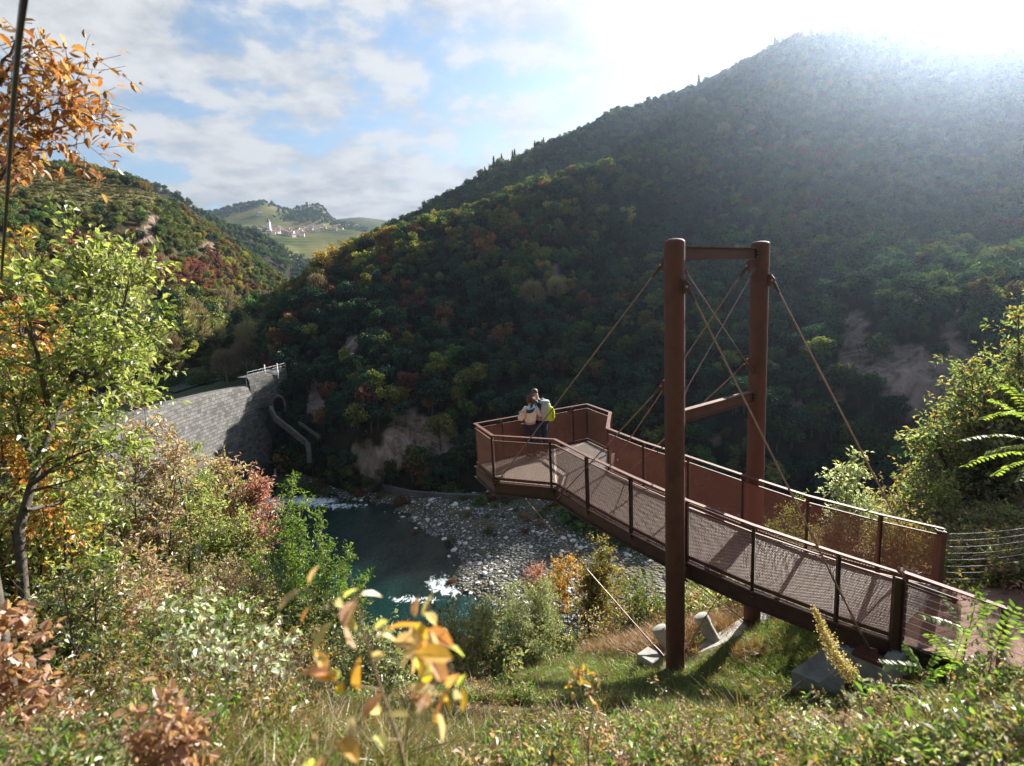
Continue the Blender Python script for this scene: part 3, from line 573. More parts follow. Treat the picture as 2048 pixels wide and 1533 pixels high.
# tower
LC = np.array([2.694, 8.936]); RC = np.array([4.785, 10.513]); TD = unit(RC-LC); WD = np.array([TD[1], -TD[0]]); rc = .164
def zat(Q, py):
    lo, hi = -12, 4
    for _ in range(50):
        m = (lo+hi)/2
        if proj([[Q[0], Q[1], m]])[0, 1] > py: lo = m
        else: hi = m
    return lo
colo = {}
for key, Q, zb in (('L', LC, -6.95), ('R', RC, -7.15)):
    zt = .66; pts = [(Q[0], Q[1], zb), (Q[0], Q[1], zt)]; o = bp(MB().tube(pts, rc, 40), 'column', M['steel'], True); colo[key] = o
    capp = MB().tube([(Q[0], Q[1], zt-.004), (Q[0], Q[1], zt+.02), (Q[0], Q[1], zt+.045), (Q[0], Q[1], zt+.062), (Q[0], Q[1], zt+.07)], [rc*1.004, rc*.99, rc*.85, rc*.5, rc*.08], 40)
    bp(capp, 'column_cap', M['steel'], True, o); bp(MB().tube([(Q[0], Q[1], zb+.02), (Q[0], Q[1], zb+.05)], rc*1.6, 24), 'base_plate', M['steel_dark'], False, o)
def v3(Q, z): return Vector((float(Q[0]), float(Q[1]), float(z)))
for z1, z2 in ((.60, .40), (-2.10, -2.31)):
    a, b = LC+TD*(rc+.02), RC-TD*(rc+.02); mb = extr(iprof(.12, z1-z2, .014, .012), v3(a, (z1+z2)/2), v3(b, (z1+z2)/2), Vector((WD[0], WD[1], 0)), Vector((0, 0, 1)))
    o = bp(mb, 'cross_beam', M['steel'])
    for e, s in ((a, 1), (b, -1)):
        pm = MB(); pm.beam(v3(e-TD*s*.018, (z1+z2)/2), v3(e-TD*s*.002, (z1+z2)/2), .14, z1-z2+.03); bp(pm, 'end_plate', M['steel_dark'], parent=o)
        for k in range(3):
            for w_ in (-.05, .05):
                c = e+WD*w_; zz = z2+.04+(z1-z2-.08)*k/2; bp(MB().tube([v3(c, zz), v3(c+TD*s*.02, zz)], .011, 6), 'bolt', M['bolt'], parent=o)
def lug(Q, dr, z, parent, size=.13):
    """plate welded on the column, pointing along dr"""
    d = Vector((dr[0], dr[1], 0)); c = v3(Q, z)+d*rc; n = Vector((-d.y, d.x, 0)); prof = [(-.01, .10), (.07, .10), (size, .03), (size, -.03), (.05, -.10), (-.01, -.10)]; mb = MB()
    V = [c+d*x+Vector((0, 0, y))+n*s for s in (-.012, .012) for x, y in prof]; k = len(prof); mb.add(V, [tuple(range(k))[::-1], tuple(range(k, 2*k))]+[(i, (i+1) % k, (i+1) % k+k, i+k) for i in range(k)])
    mb.beam(c+Vector((0, 0, -.12)), c+Vector((0, 0, .12)), .09, .012, up=d); o = bp(mb, 'lug', M['steel'], parent=parent)
    pin = MB().tube([c+d*.09-n*.035, c+d*.09+n*.035], .02, 8); bp(pin, 'pin', M['bolt'], parent=parent); return c+d*.09
def rod(a, b, r=.014, fa=True, fb=True):
    a, b = Vector(a), Vector(b); d = (b-a).normalized(); o = bp(MB().tube([a+d*.05, b-d*.05], r, 8), 'tie_rod', M['rod'], True)
    for p, s, f in ((a, 1, fa), (b, -1, fb)):
        if f: bp(MB().tube([p-d*s*.02, p+d*s*.10, p+d*s*.24, p+d*s*.26], [.028, .034, .02, r], 8), 'fork_end', M['steel_dark'], True, o)
W3 = -WD
def A(q, z): return Vector(atz(q, z))
T1n = A((968, 990), -4.86); T1f = A((1236, 922), -4.72); T2n = A((1094, 1014), -4.95)
crossd = Vector((FR[1][0]-NR[2][0], FR[1][1]-NR[2][1], 0)); T2f = T2n+crossd.normalized()*(crossd.length+.55)
T1f = T1n+(T1f-T1n)
bp(MB().tube([T1n, T1f], .045, 14), 'cross_tube', M['steel_dark'], True); bp(MB().tube([T2n, T2f], .045, 14), 'cross_tube', M['steel_dark'], True)
i1 = (T1f-T1n).normalized()*.12; i2 = (T2f-T2n).normalized()*.12
rod(lug(LC, W3, zat(LC, 528), colo['L']), T1n+i1); rod(lug(RC, W3, zat(RC, 530), colo['R']), T1f-i1)
rod(lug(LC, W3, zat(LC, 775), colo['L']), T2n+i2); rod(lug(RC, W3, zat(RC, 730), colo['R']), T2f-i2)
K1 = A((1738, 1300), -5.64); K2 = A((1864, 1176), -5.95)
rod(lug(LC, WD, zat(LC, 575), colo['L']), K1, .016); rod(lug(RC, WD, zat(RC, 562), colo['R']), K2, .016)
il = LC+TD*rc; ir = RC-TD*rc
rod(v3(il, zat(LC, 528)), v3(ir, zat(RC, 742)), .009); rod(v3(ir, zat(RC, 538)), v3(il, zat(LC, 802)), .009)
rod(v3(il, zat(LC, 1150)), v3(ir, zat(RC, 1240)), .012); rod(v3(ir, zat(RC, 1085)), v3(il, zat(LC, 1325)), .009); rod(v3(il, zat(LC, 1160)), v3(ir+WD*.1, zat(RC, 1248)), .007)
# deck hangers at the tower, hold-down stay under the platform
for Q, i in ((LC, 4), (RC, 3)):
    base = Vector(NR[4]) if i == 4 else Vector(FR[3]); bp(MB().beam(v3(Q, base.z-.2), Vector((base.x, base.y, base.z-.2)), .12, .16), 'bearing_bracket', M['steel_dark'])
rod(A((1043, 990), -4.78), A((1325, 1312), -6.72), .013)
for K in (K1, K2):
    an = MB(); d = Vector((WD[0], WD[1], 0)); an.beam(K-d*.12+Vector((0, 0, -.06)), K+d*.12+Vector((0, 0, -.02)), .02, .16); an.beam(K-d*.2+Vector((0, 0, -.12)), K+d*.22+Vector((0, 0, -.11)), .2, .06)
    bp(an, 'anchor_plate', M['steel'])
# wing rail by the path
wa = Vector(NR[7])+Vector((.12, 0, 1.10)); wb = A((2010, 1216), -4.72); wz = Vector((0, 0, -1))
wing = empty('wing_railing', tuple(wb)); tag(wing, 'short rust brown railing sloping from the bridge end post down the side of the path', 'railing')
def wp(mb, nm, mat): o = mb.build(nm, mat); return hang(o, wing, wb)
wp(MB().beam(wa, wb, .09, .02), 'handrail', M['steel']); wp(MB().beam(wa-Vector((0, 0, .16)), wa*.45+wb*.55-Vector((0, 0, .16)), .02, .09), 'frame_bar', M['steel'])
for p, h in ((wa+Vector((.02, 0, 0)), 1.15), (wb, 1.0)): wp(MB().beam(p, p+wz*h, .06, .05, up=(1, 0, 0)), 'post', M['steel'])
wpan = uvmesh('mesh_panel', [[wa-Vector((0, 0, 1.05)), wa*.4+wb*.6-Vector((0, 0, .95)), wa*.4+wb*.6-Vector((0, 0, .2)), wa-Vector((0, 0, .2))]], [[(0, 0), (1, 0), (1, .85), (0, .85)]], M['panel']); hang(wpan, wing, wb)
# cable fences
def cable_fence(name, label, a, b, n, h, sag, posts, dirn=None):
    r = empty(name, tuple(a)); tag(r, label, 'fence')
    for k in range(n):
        dz = h*(1-k/(n-1)); mb = MB(); pts = [Vector(a)*(1-t)+Vector(b)*t+Vector((0, 0, dz*(1-.0*t)-sag*4*t*(1-t)*(1+.1*k))) for t in np.linspace(0, 1, 12)]; mb.tube(pts, .0045, 5); hang(mb.build('cable', M['cable'], None, True), r, a)
    for p in posts: hang(MB().beam(Vector(p)-Vector((0, 0, .3)), Vector(p)+Vector((0, 0, h+.08)), .06, .06, up=(1, 0, 0)).build('post', M['steel_dark']), r, a)
fe = A((2110, 1044), -4.55); fe.z -= 1.0
cable_fence('cable_fence', 'steel cable fence running off from the far end post of the bridge towards the trees', Vector(FR[6])+Vector((.08, -.02, .05)), fe, 9, .98, .05, [fe])
ne = A((2150, 1272), -5.0); ne.z -= 1.0
cable_fence('cable_fence', 'steel cable fence strung in front of the wing railing from the near end post', Vector(NR[7])+Vector((.05, -.08, 0)), ne, 9, .98, .03, [ne])
# concrete
fo = empty('concrete_footing', (3.74, 9.72, -7)); 
fa, fb = LC-TD*.42, RC+TD*.75; mb = MB(); mb.beam(v3(fa, -7.15), v3(fb, -7.36), .52, .42)
o = mb.build('concrete_footing', M['concrete_pale'], bevel=.02); bpy.data.objects.remove(fo); tag(o, 'long pale concrete footing strip between the feet of the two bridge columns', 'footing')
c = A((1300, 1322), -6.85); tag(MB().box((c.x, c.y, c.z-.12), (.34, .36, .5), .65).build('concrete_block', M['concrete_pale'], bevel=.015), 'small square concrete block at the foot of the left bridge column', 'concrete block')
for (q0, q1, lab) in (((1428, 1282), (1388, 1236), 'whole grey tilted pipe standing on the river side of the footing between the columns'), ((1345, 1308), (1312, 1262), 'grey tilted pipe half hidden behind the left column')):
    a = A(q0, -7.1); d = Vector((-.30, .18, .62)).normalized(); L_ = .62; a = a+d*(-.06); mb = MB(); mb.tube([a, a+d*L_*.72], .13, 20); mb.tube([a+d*L_*.70, a+d*L_*.74, a+d*L_*.98, a+d*L_], [.14, .145, .145, .12], 20)
    tag(mb.build('grout_pipe', M['concrete_pale'], None, True), lab, 'pipe')
# near abutment: U of concrete walls plus a wedge
zt = -5.78
q = [A(p, zt) for p in ((1668, 1290), (1776, 1343), (1826, 1290), (1800, 1272), (1764, 1316), (1686, 1280))]
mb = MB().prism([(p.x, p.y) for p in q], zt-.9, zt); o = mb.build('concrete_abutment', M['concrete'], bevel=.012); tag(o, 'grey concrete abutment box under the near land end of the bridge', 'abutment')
w1, w2, w3, w4, w5 = A((1583, 1342), -6.25), A((1648, 1296), -6.05), A((1690, 1288), -5.84), A((1692, 1330), -5.84), A((1640, 1368), -6.35)
V = [w1, w2, w3, w4, w5]; Vb = [Vector((p.x, p.y, -7.3)) for p in V]; mb = MB().add(V+Vb, [(0, 1, 2, 3, 4), (9, 8, 7, 6, 5)]+[(i, (i+1) % 5, (i+1) % 5+5, i+5) for i in range(5)]); tag(mb.build('concrete_wedge', M['concrete'], bevel=.01), 'sloping concrete wedge left of the abutment under the bridge end', 'concrete block')
zt2 = -6.08; q = [A(p, zt2) for p in ((1850, 1158), (1905, 1150), (1925, 1163), (1890, 1196), (1868, 1190), (1896, 1165), (1862, 1168))]
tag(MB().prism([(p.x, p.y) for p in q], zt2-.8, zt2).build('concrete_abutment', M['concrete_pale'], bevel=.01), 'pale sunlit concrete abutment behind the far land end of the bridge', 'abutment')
q = A((1848, 1150), -5.75); tag(MB().box((q.x, q.y, -6.0), (.75, .5, .5), -.3).build('anchor_box', M['steel'], bevel=.01), 'rust brown steel box behind the far railing near the bridge end', 'box')
# path
pp = [tuple(NR[7][:2]), tuple(FR[6][:2]), (8.6, 9.0), (10.5, 8.4), (14, 8.2), (14, 7.0), (10.5, 6.6), (8.5, 6.5), (6.6, 6.9)]
px_ = [(x, y, -5.64) for x, y in pp]
tag(obj('path', mesh_np('path', np.array(px_), [np.array([list(range(len(pp)))])]), pbr('path_gravel', (.12, .06, .04), (.24, .14, .10), .95, 14, bump=.5)), kind='structure')
# ================================================================= DAM
def stone_mat(name, sc_x, c_lo, c_hi, mortar=(.05, .048, .045)):
    m, t, out = newmat(name); b = nd(t, 'ShaderNodeBsdfPrincipled'); b.inputs['Roughness'].default_value = .92; uv = nd(t, 'ShaderNodeUVMap').outputs[0]
    br = nd(t, 'ShaderNodeTexBrick'); br.inputs['Scale'].default_value = 1; br.inputs['Brick Width'].default_value = .85; br.inputs['Row Height'].default_value = .5; br.inputs['Mortar Size'].default_value = .035; br.inputs['Mortar Smooth'].default_value = .3; br.inputs['Bias'].default_value = 0
    v = nd(t, 'ShaderNodeVectorMath'); v.operation = 'ADD'; lk(t, uv, v.inputs[0]); nn = nd(t, 'ShaderNodeTexNoise'); nn.inputs['Scale'].default_value = 1.1; lk(t, uv, nn.inputs['Vector']); s_ = nd(t, 'ShaderNodeVectorMath'); s_.operation = 'SCALE'; s_.inputs['Scale'].default_value = .22; lk(t, nn.outputs[1], s_.inputs[0]); lk(t, s_.outputs[0], v.inputs[1]); lk(t, v.outputs[0], br.inputs['Vector'])
    br.inputs['Color1'].default_value = (*c_lo, 1); br.inputs['Color2'].default_value = (*c_hi, 1); br.inputs['Mortar'].default_value = (*mortar, 1)
    st = nd(t, 'ShaderNodeMapping'); st.inputs['Scale'].default_value = (1, .12, 1); lk(t, uv, st.inputs[0]); stn = noise(t, st.outputs[0], .55, 6, .7); sp = nd(t, 'ShaderNodeSeparateXYZ'); lk(t, uv, sp.inputs[0])
    # dark wet stains hanging in the lower courses
    k = ramp(t, mth(t, 'SUBTRACT', mth(t, 'ADD', stn, .18), mth(t, 'MULTIPLY', sp.outputs[1], .062)), [(.36, 0), (.46, .85)])
    col = mixn(t, k, mixn(t, .5, br.outputs[0], noisecol(t, uv), bl='MULTIPLY'), (.018, .02, .016)); lk(t, col, b.inputs['Base Color'])
    bn = nd(t, 'ShaderNodeBump'); bn.inputs['Distance'].default_value = .15; bn.inputs['Strength'].default_value = .8; bn.invert = True; lk(t, mth(t, 'ADD', br.outputs[1], mth(t, 'MULTIPLY', noise(t, uv, 6, 5, .7), .6)), bn.inputs['Height']); lk(t, bn.outputs[0], b.inputs['Normal']); lk(t, b.outputs[0], out.inputs[0]); return m
def noisecol(t, uv): return ramp(t, noise(t, uv, .9, 6, .7), [(.25, (.5, .5, .5)), (.7, (1.5, 1.5, 1.5))])
SM = stone_mat('dam_stone', 1, (.05, .05, .049), (.125, .122, .118))
dam = empty('masonry_dam', (-38, 86, -18)); tag(dam, 'curved grey masonry dam wall of rough stone blocks across the gorge', 'dam')
DO = (-38, 86, -18)
def top(px, py, r): return atr((px, py), r)
tops = [(120, 900, 70), (200, 872, 74), (250, 845, 78), (300, 812, 84), (360, 796, 90), (430, 782, 97), (480, 774, 102), (512, 768, 106)]
TP = np.array([top(*q) for q in tops]); TP[:, 2] = np.linspace(TP[0, 2], TP[-1, 2], len(TP))*.35+TP[:, 2]*.65
tt = np.linspace(0, len(TP)-1, 60); TPs = np.stack([np.interp(tt, np.arange(len(TP)), TP[:, i]) for i in range(3)], 1); TPs[2:-2] = (TPs[:-4]+TPs[1:-3]+TPs[2:-2]+TPs[3:-1]+TPs[4:])/5
def dam_wall(name, line, batter, zb, thick, mat):
    n = len(line); tdir = unit(np.gradient(line, axis=0)*np.array([1, 1, 0])); nrm = np.stack([tdir[:, 1], -tdir[:, 0], np.zeros(n)], 1); s = np.concatenate([[0], np.cumsum(np.linalg.norm(np.diff(line, axis=0), axis=1))]); rows = 14; V = []; UV = []
    crown = [(-thick, 0), (-.25, 0), (.05, -.25), (.15, -.6)]
    prof = [(None, w_, z) for w_, z in crown]
    for w_, z in crown: V.append(line+nrm*w_+np.array([0, 0, z])); UV.append(np.stack([s, line[:, 2]-zb+z-w_], 1))
    for k in range(1, rows+1):
        f = k/rows; z = line[:, 2]-.6+(zb-line[:, 2]+.6)*f; V.append(np.stack([line[:, 0]+nrm[:, 0]*(.15+batter*(line[:, 2]-z)), line[:, 1]+nrm[:, 1]*(.15+batter*(line[:, 2]-z)), z], 1)); UV.append(np.stack([s, z-zb], 1))
    G = np.stack(V, 0); U = np.stack(UV, 0); me = grid_mesh(name, G, False); ul = me.uv_layers.new(name='UVMap'); vi = np.zeros(len(me.loops), np.int32); me.loops.foreach_get('vertex_index', vi); ul.data.foreach_set('uv', U.reshape(-1, 2)[vi].astype(np.float32).ravel())
    o = obj(name, me, mat); return o
hang(dam_wall('dam_face', TPs, .14, -30.6, 2.2, SM), dam, DO)
# higher block with railing, gate frame, arch, buttress stair
B0 = top(497, 766, 104); B1 = top(575, 766, 110); hi = np.array([B0+(B1-B0)*f for f in np.linspace(0, 1, 8)]); hi[:, 2] = B0[2]+np.linspace(.9, 1.3, 8)
hang(dam_wall('dam_block', hi, .05, -24, 2.5, SM), dam, DO)
side_ = np.array([hi[0]+np.array([-.9, -.1, -1.6]), hi[0]]); 
mb = MB()
rail_z = .9; pts = [Vector(p)+Vector((0, 0, .02)) for p in hi]+[]
for p in pts[::1]: mb.beam(p, p+Vector((0, 0, rail_z)), .05, .05, up=(1, 0, 0))
mb.tube([p+Vector((0, 0, rail_z)) for p in pts], .035, 5); mb.tube([p+Vector((0, 0, rail_z*.5)) for p in pts], .025, 5)
l0 = Vector(TPs[-6]); mb.tube([pts[0]+Vector((0, 0, rail_z)), l0+Vector((0, 0, .9))], .035, 5); mb.beam(l0, l0+Vector((0, 0, .9)), .05, .05, up=(1, 0, 0))
hang(mb.build('dam_railing', pbr('galvanised', (.22, .23, .24), None, .5, metal=.5)), dam, DO)
g0, g1 = Vector(top(531, 752, 107)), Vector(top(556, 749, 108)); mb = MB()
for g in (g0, g1): mb.beam(g+Vector((0, 0, -.8)), g+Vector((0, 0, 2.0)), .16, .16, up=(1, 0, 0))
mb.beam(g0+Vector((0, 0, .15)), g1+Vector((0, 0, .15)), .2, .25)
hang(mb.build('sluice_gate_frame', pbr('white_metal', (.7, .7, .7), None, .5)), dam, DO)
# tunnel arch in the abutment right of the dam
ca = Vector(top(557, 806, 103)); fwd = Vector((ca.x, ca.y, 0)).normalized(); rt = Vector((fwd.y, -fwd.x, 0)); mb = MB(); n = 14; ro, ri = 1.15, .82; V = []; F = []
for dep in (0, 1.2):
    for k in range(n+1):
        a_ = math.pi*k/n
        for r_ in (ro, ri): V.append(ca+rt*(math.cos(a_)*r_)+Vector((0, 0, math.sin(a_)*r_*1.15))+fwd*dep)
    for sx in (-1, 1):
        for r_ in (ro, ri): V.append(ca+rt*(sx*-1*r_)+Vector((0, 0, -1.6))+fwd*dep)
N1 = 2*(n+1)+4
for k in range(n): F += [(2*k, 2*k+2, 2*k+3, 2*k+1), (2*k+1, 2*k+3, 2*k+3+N1, 2*k+1+N1), (2*k, 2*k+N1, 2*k+2+N1, 2*k+2)]
mb.add(V, F); 
for sx in (-1, 1): mb.box(ca+rt*(sx*(ro+ri)/2)+Vector((0, 0, -.8))+fwd*.6, (ro-ri, 1.2, 1.6), math.atan2(rt.y, rt.x))
me = mb.mesh('tunnel_arch'); me.uv_layers.new(name='UVMap'); SM2 = pbr('old_stone', (.04, .038, .032), (.11, .105, .092), .9, 1.2, bump=.8, bscale=3); hang(obj('tunnel_arch', me, SM2), dam, DO)
hang(MB().box(ca+fwd*.95+Vector((0, 0, -.2)), (2*ri, .12, 3), math.atan2(rt.y, rt.x)).build('tunnel_shade_panel', pbr('painted_tunnel_shade', (.004, .004, .004), None, 1)), dam, DO)  # near-black slab inside the arch, painted to stand for the tunnel's shade
def strip(pix, wd, hh, nm):
    P_ = [Vector(top(*q)) for q in pix]; mb = MB()
    for a, b in zip(P_[:-1], P_[1:]): mb.beam(a, b, wd, hh, off=-hh/2)
    hang(mb.build(nm, SM2), dam, DO)
strip([(541, 812, 101), (552, 832, 99), (575, 850, 97), (612, 880, 94), (618, 900, 93)], .45, 1.0, 'stair_wall'); strip([(598, 843, 98), (640, 873, 94)], .3, .5, 'stair_wall')
strip([(616, 885, 93), (619, 926, 92)], .7, 1.2, 'stair_wall')
# retaining wall on the far bank
rw = empty('retaining_wall', (0, 80, -29)); tag(rw, 'low dark retaining wall along the far bank of the river behind the gravel', 'wall'); P_ = [atz(q, -28.6) for q in ((700, 928), (720, 948), (760, 968), (820, 982), (900, 988), (1000, 990), (1100, 990), (1240, 988))]
mb = MB()
for a, b in zip(P_[:-1], P_[1:]): mb.beam(Vector(a)+Vector((0, 0, -.9)), Vector(b)+Vector((0, 0, -.9)), .5, 1.8)
hang(mb.build('wall_face', pbr('grey_render', (.06, .06, .06), (.13, .13, .125), .9, .4, bump=.4)), rw, (0, 80, -29))
# small waterfalls between the rocks below the dam
wf = pbr('white_water', (.55, .62, .66), (.85, .9, .92), .5, 2.5, bump=.6)
for nm, q0, q1, wd, lab in (('waterfall', (519, 940), (520, 962), .9, 'larger white waterfall pouring between rocks below the dam'), ('waterfall', (549, 938), (551, 955), .35, 'thin white waterfall trickling right of the larger one below the dam')):
    a, b = Vector(atz(q0, -28.3)), Vector(atz(q1, -29.9)); mb = MB(); k = 7; V = []; F = []
    for i in range(k+1):
        t = i/k; c = a*(1-t)+b*t+Vector((0, 0, .35*math.sin(math.pi*t))); ww = wd*(.5+.7*t)
        for j in range(5): u = j/4-.5; V.append(c+Vector((u*ww, -.25*(1-4*u*u)*(.4+t), 0)))
    for i in range(k):
        for j in range(4): F.append((i*5+j, i*5+j+1, i*5+j+6, i*5+j+5))
    n0 = len(V); V += [v+Vector((0, .3, 0)) for v in V]; F += [tuple(x+n0 for x in f[::-1]) for f in F[:]]
    mb.add(V, F); tag(mb.build(nm, wf, None, True), lab, 'waterfall')
# ================================================================= FOREST
FC = {  # crown palettes
 'dark': [(0.013, 0.035, 0.021), (0.025, 0.056, 0.030), (0.041, 0.078, 0.035)], 'mid': [(0.038, 0.069, 0.021), (0.066, 0.109, 0.028), (0.096, 0.140, 0.035)], 'olive': [(0.087, 0.101, 0.025), (0.140, 0.149, 0.035), (0.193, 0.175, 0.044)],
 'yellow': [(0.244, 0.193, 0.035), (0.349, 0.262, 0.053), (0.227, 0.209, 0.053)], 'orange': [(0.280, 0.122, 0.035), (0.349, 0.175, 0.044), (0.209, 0.105, 0.035)], 'rust': [(0.157, 0.062, 0.035), (0.227, 0.096, 0.053), (0.122, 0.062, 0.035)], 'red': [(0.227, 0.053, 0.044), (0.297, 0.087, 0.069), (0.157, 0.053, 0.035)], 'tan': [(0.349, 0.253, 0.157), (0.349, 0.349, 0.227), (0.262, 0.193, 0.122)]}
FM = {k: leafmat('crown_'+k, c, trans=.35, gloss=.02, obrand=.7, tint=1.2) for k, c in FC.items()}
def tree_mesh(name, rng, mat, H=7.5, R=2.8, n=650, leaf=.62, kind='round'):
    """crown of leaf clumps over several lobes + a tapered trunk with limbs, one mesh, two materials"""
    P = []; Nn = []
    if kind == 'round':
        nl = 15; cs = rng.normal(0, 1, (nl, 3)); cs = unit(cs)*rng.uniform(.25, .98, (nl, 1))*np.array([R*rng.uniform(.8, 1.1), R*rng.uniform(.8, 1.1), R*rng.uniform(.7, 1.1)]); cs[:, 2] += H-R*.95; rs = rng.uniform(.20, .48, nl)*R
        for c, r in zip(cs, rs):
            m = int(n/nl*(r/(R*.34))**2); v = unit(rng.normal(0, 1, (m, 3))+np.array([0, 0, .25])); P.append(c+v*r*rng.uniform(.6, 1.2, (m, 1))*np.array([1, 1, .85])); Nn.append(v)
    elif kind == 'cone':
        m = n; t = rng.random(m)**.8; a = rng.uniform(0, 6.28, m); r = R*.75*t*rng.uniform(.7, 1.1, m); P.append(np.stack([r*np.cos(a), r*np.sin(a), H*(1.05-t*.88)], 1)); Nn.append(np.stack([np.cos(a), np.sin(a), np.full(m, .5)], 1))
    elif kind == 'bare':
        m = n; v = unit(rng.normal(0, 1, (m, 3))+np.array([0, 0, .5])); P.append(v*rng.uniform(.55, 1.05, (m, 1))*np.array([R, R, R*1.1])+np.array([0, 0, H-R*1.1])); Nn.append(rng.normal(0, 1, (m, 3)))
    P = np.concatenate(P); N_ = np.concatenate(Nn)+rng.normal(0, .35, (len(P), 3)); D = np.cross(N_, rng.normal(0, 1, (len(P), 3)))
    L = leaf*rng.uniform(.6, 1.3, len(P)); Wd = L*(.75 if kind != 'bare' else .10)
    if kind == 'bare': D = P-np.array([0, 0, H-R*2]); L = L*2
    lm = leaves_mesh('l', P, D, N_, L, Wd, 'small', curl=.15)
    polys = [(np.array([[0, 0, -1.5], [0, 0, H*.3], [rng.normal(0, .2), rng.normal(0, .2), H*.75]]), np.array([.2, .15, .05])*R/2.8)]
    for k in range(6 if kind != 'cone' else 0):
        a = rng.uniform(0, 6.28); polys.append((bez(np.array([0, 0, H*rng.uniform(.2, .5)]), np.array([math.cos(a)*R*.7, math.sin(a)*R*.7, H*rng.uniform(.6, .9)]), np.array([0, 0, .2]), 4), np.array([.09, .07, .05, .02])*R/2.8))
    wm = tubes_np('w', polys, 5); bm = bmesh.new(); bm.from_mesh(lm); k = len(bm.faces); bm.from_mesh(wm); bm.faces.ensure_lookup_table()
    for f in bm.faces[k:]: f.material_index = 1
    me = bpy.data.meshes.new(name); bm.to_mesh(me); bm.free(); me.materials.append(mat); me.materials.append(M['bark_pale'] if kind == 'bare' else M['bark']); bpy.data.meshes.remove(lm); bpy.data.meshes.remove(wm); return me
rg_ = np.random.default_rng(5)
KIND = ['dark', 'mid', 'olive', 'yellow', 'orange', 'rust', 'red', 'tan']
PROTO = []; PK = {}
for k in KIND:
    PK[k] = []
    for v in range(3 if k in ('dark', 'mid', 'olive') else 2):
        PK[k].append(len(PROTO)); PROTO.append(tree_mesh('tree_'+k, rg_, FM[k], H=rg_.uniform(5.5, 7.5), R=rg_.uniform(2.2, 2.9), n=900 if k != 'tan' else 1500, leaf=.5 if k != 'tan' else .62, kind='bare' if k == 'tan' else 'round'))
PK['cone'] = [len(PROTO)]; PROTO.append(tree_mesh('conifer', rg_, FM['dark'], H=9, R=2.2, n=700, leaf=.5, kind='cone'))
SHR = tree_mesh('undergrowth', rg_, FM['mid'], H=2.0, R=1.6, n=260, leaf=.4); PK['shrub'] = [len(PROTO)]; PROTO.append(SHR)
SHR2 = tree_mesh('undergrowth', rg_, FM['rust'], H=1.8, R=1.5, n=240, leaf=.4); PK['shrub2'] = [len(PROTO)]; PROTO.append(SHR2)
def pick(probs, cl, rng):
    """probs: dict kind->weight; cl: clump noise 0..1 shifts choice so that neighbours agree"""
    ks = list(probs); w_ = np.array([probs[k] for k in ks]); w_ = w_/w_.sum(); c = np.cumsum(w_); u = np.clip(cl*.55+rng.random(len(cl))*.45, 0, .9999); u = np.clip((u-.12)/.76, 0, .9999)
    return np.array([rng.choice(PK[ks[min(np.searchsorted(c, x), len(ks)-1)]]) for x in u])
def sample(H, spacing, rng, mask=None, margin=(120, 120)):
    a = H[:-1, :-1]; b = H[1:, :-1]; c = H[:-1, 1:]; ar = np.linalg.norm(np.cross(b-a, c-a), axis=2); ex = ar/(spacing**2)
    if mask is not None: ex = ex*(1-mask[:-1, :-1])
    cnt = rng.poisson(np.clip(ex, 0, 60)); ii, jj = np.nonzero(cnt); out = []
    i = np.repeat(ii, cnt[ii, jj]); j = np.repeat(jj, cnt[ii, jj]); u, v = rng.random(len(i))[:, None], rng.random(len(i))[:, None]
    P = H[i, j]*(1-u)*(1-v)+H[i+1, j]*u*(1-v)+H[i, j+1]*(1-u)*v+H[i+1, j+1]*u*v; pr = proj(P)
    ok = (pr[:, 0] > -margin[0]) & (pr[:, 0] < 2048+margin[0]) & (pr[:, 1] > -margin[1]) & (pr[:, 1] < 1533) & (pr[:, 2] > 1); return P[ok], pr[ok]
def forest(name, label, P, idx, scl, rng):
    n = len(P); rot = np.zeros((n, 3), np.float32); rot[:, 2] = rng.uniform(0, 6.28, n); rot[:, 0] = rng.normal(0, .05, n)
    o = scatter(name, P, rot, scl.astype(np.float32), idx.astype(np.int32), PROTO); tag(o, label, 'forest', kind='stuff'); print(name, n); return o
r1 = np.random.default_rng(11)
# gorge hill : dark, with rust and red low down, golden on the shoulder at the left
P, pr = sample(HF, 2.2, r1, np.clip(rF*1.2, 0, .93)); P = P[(P[:, 2] > -30)]; pr = proj(P); cl = fbm(P, .035, 2, 3); cl = np.clip((cl-.5)*2.2+.5, 0, 1)
top_ = np.clip((640-pr[:, 1])/120, 0, 1)*np.clip((1250-pr[:, 0])/500, 0, 1); z1 = pick({'dark': 5, 'mid': 2.2, 'cone': .1, 'olive': 1.6, 'rust': .7, 'shrub2': .5, 'tan': .06, 'red': .12}, cl, r1); z2 = pick({'mid': 1.5, 'olive': 2.5, 'yellow': 1.2, 'orange': 1.0, 'rust': .6, 'dark': .6}, cl, r1)
idx = np.where(r1.random(len(P)) < top_*.95, z2, z1); low = (pr[:, 1] > 560) & (pr[:, 0] < 1250) & (r1.random(len(P)) < .4); z3 = pick({'rust': 1.6, 'tan': .2, 'dark': 2.5, 'olive': 1, 'orange': .15, 'red': .35}, cl, r1); idx = np.where(low, z3, idx)
forest('gorge_forest', 'dense dark autumn wood covering the shaded hill behind the bridge', P, idx, (.32+.58*r1.random(len(P))**1.6)*(.8+.45*fbm(P, .05, 5, 2)), r1)
P, pr = sample(HB, 4.0, r1); cl = fbm(P, .02, 3, 3); cl = np.clip((cl-.5)*2.2+.5, 0, 1); idx = pick({'dark': 4, 'mid': 4, 'olive': 1.6, 'yellow': .25, 'tan': .3, 'rust': .5, 'cone': .25}, cl, r1); forest('rear_forest', 'hazy green wood on the big rounded hill under the sun', P, idx, r1.uniform(.6, 1.15, len(P)), r1)
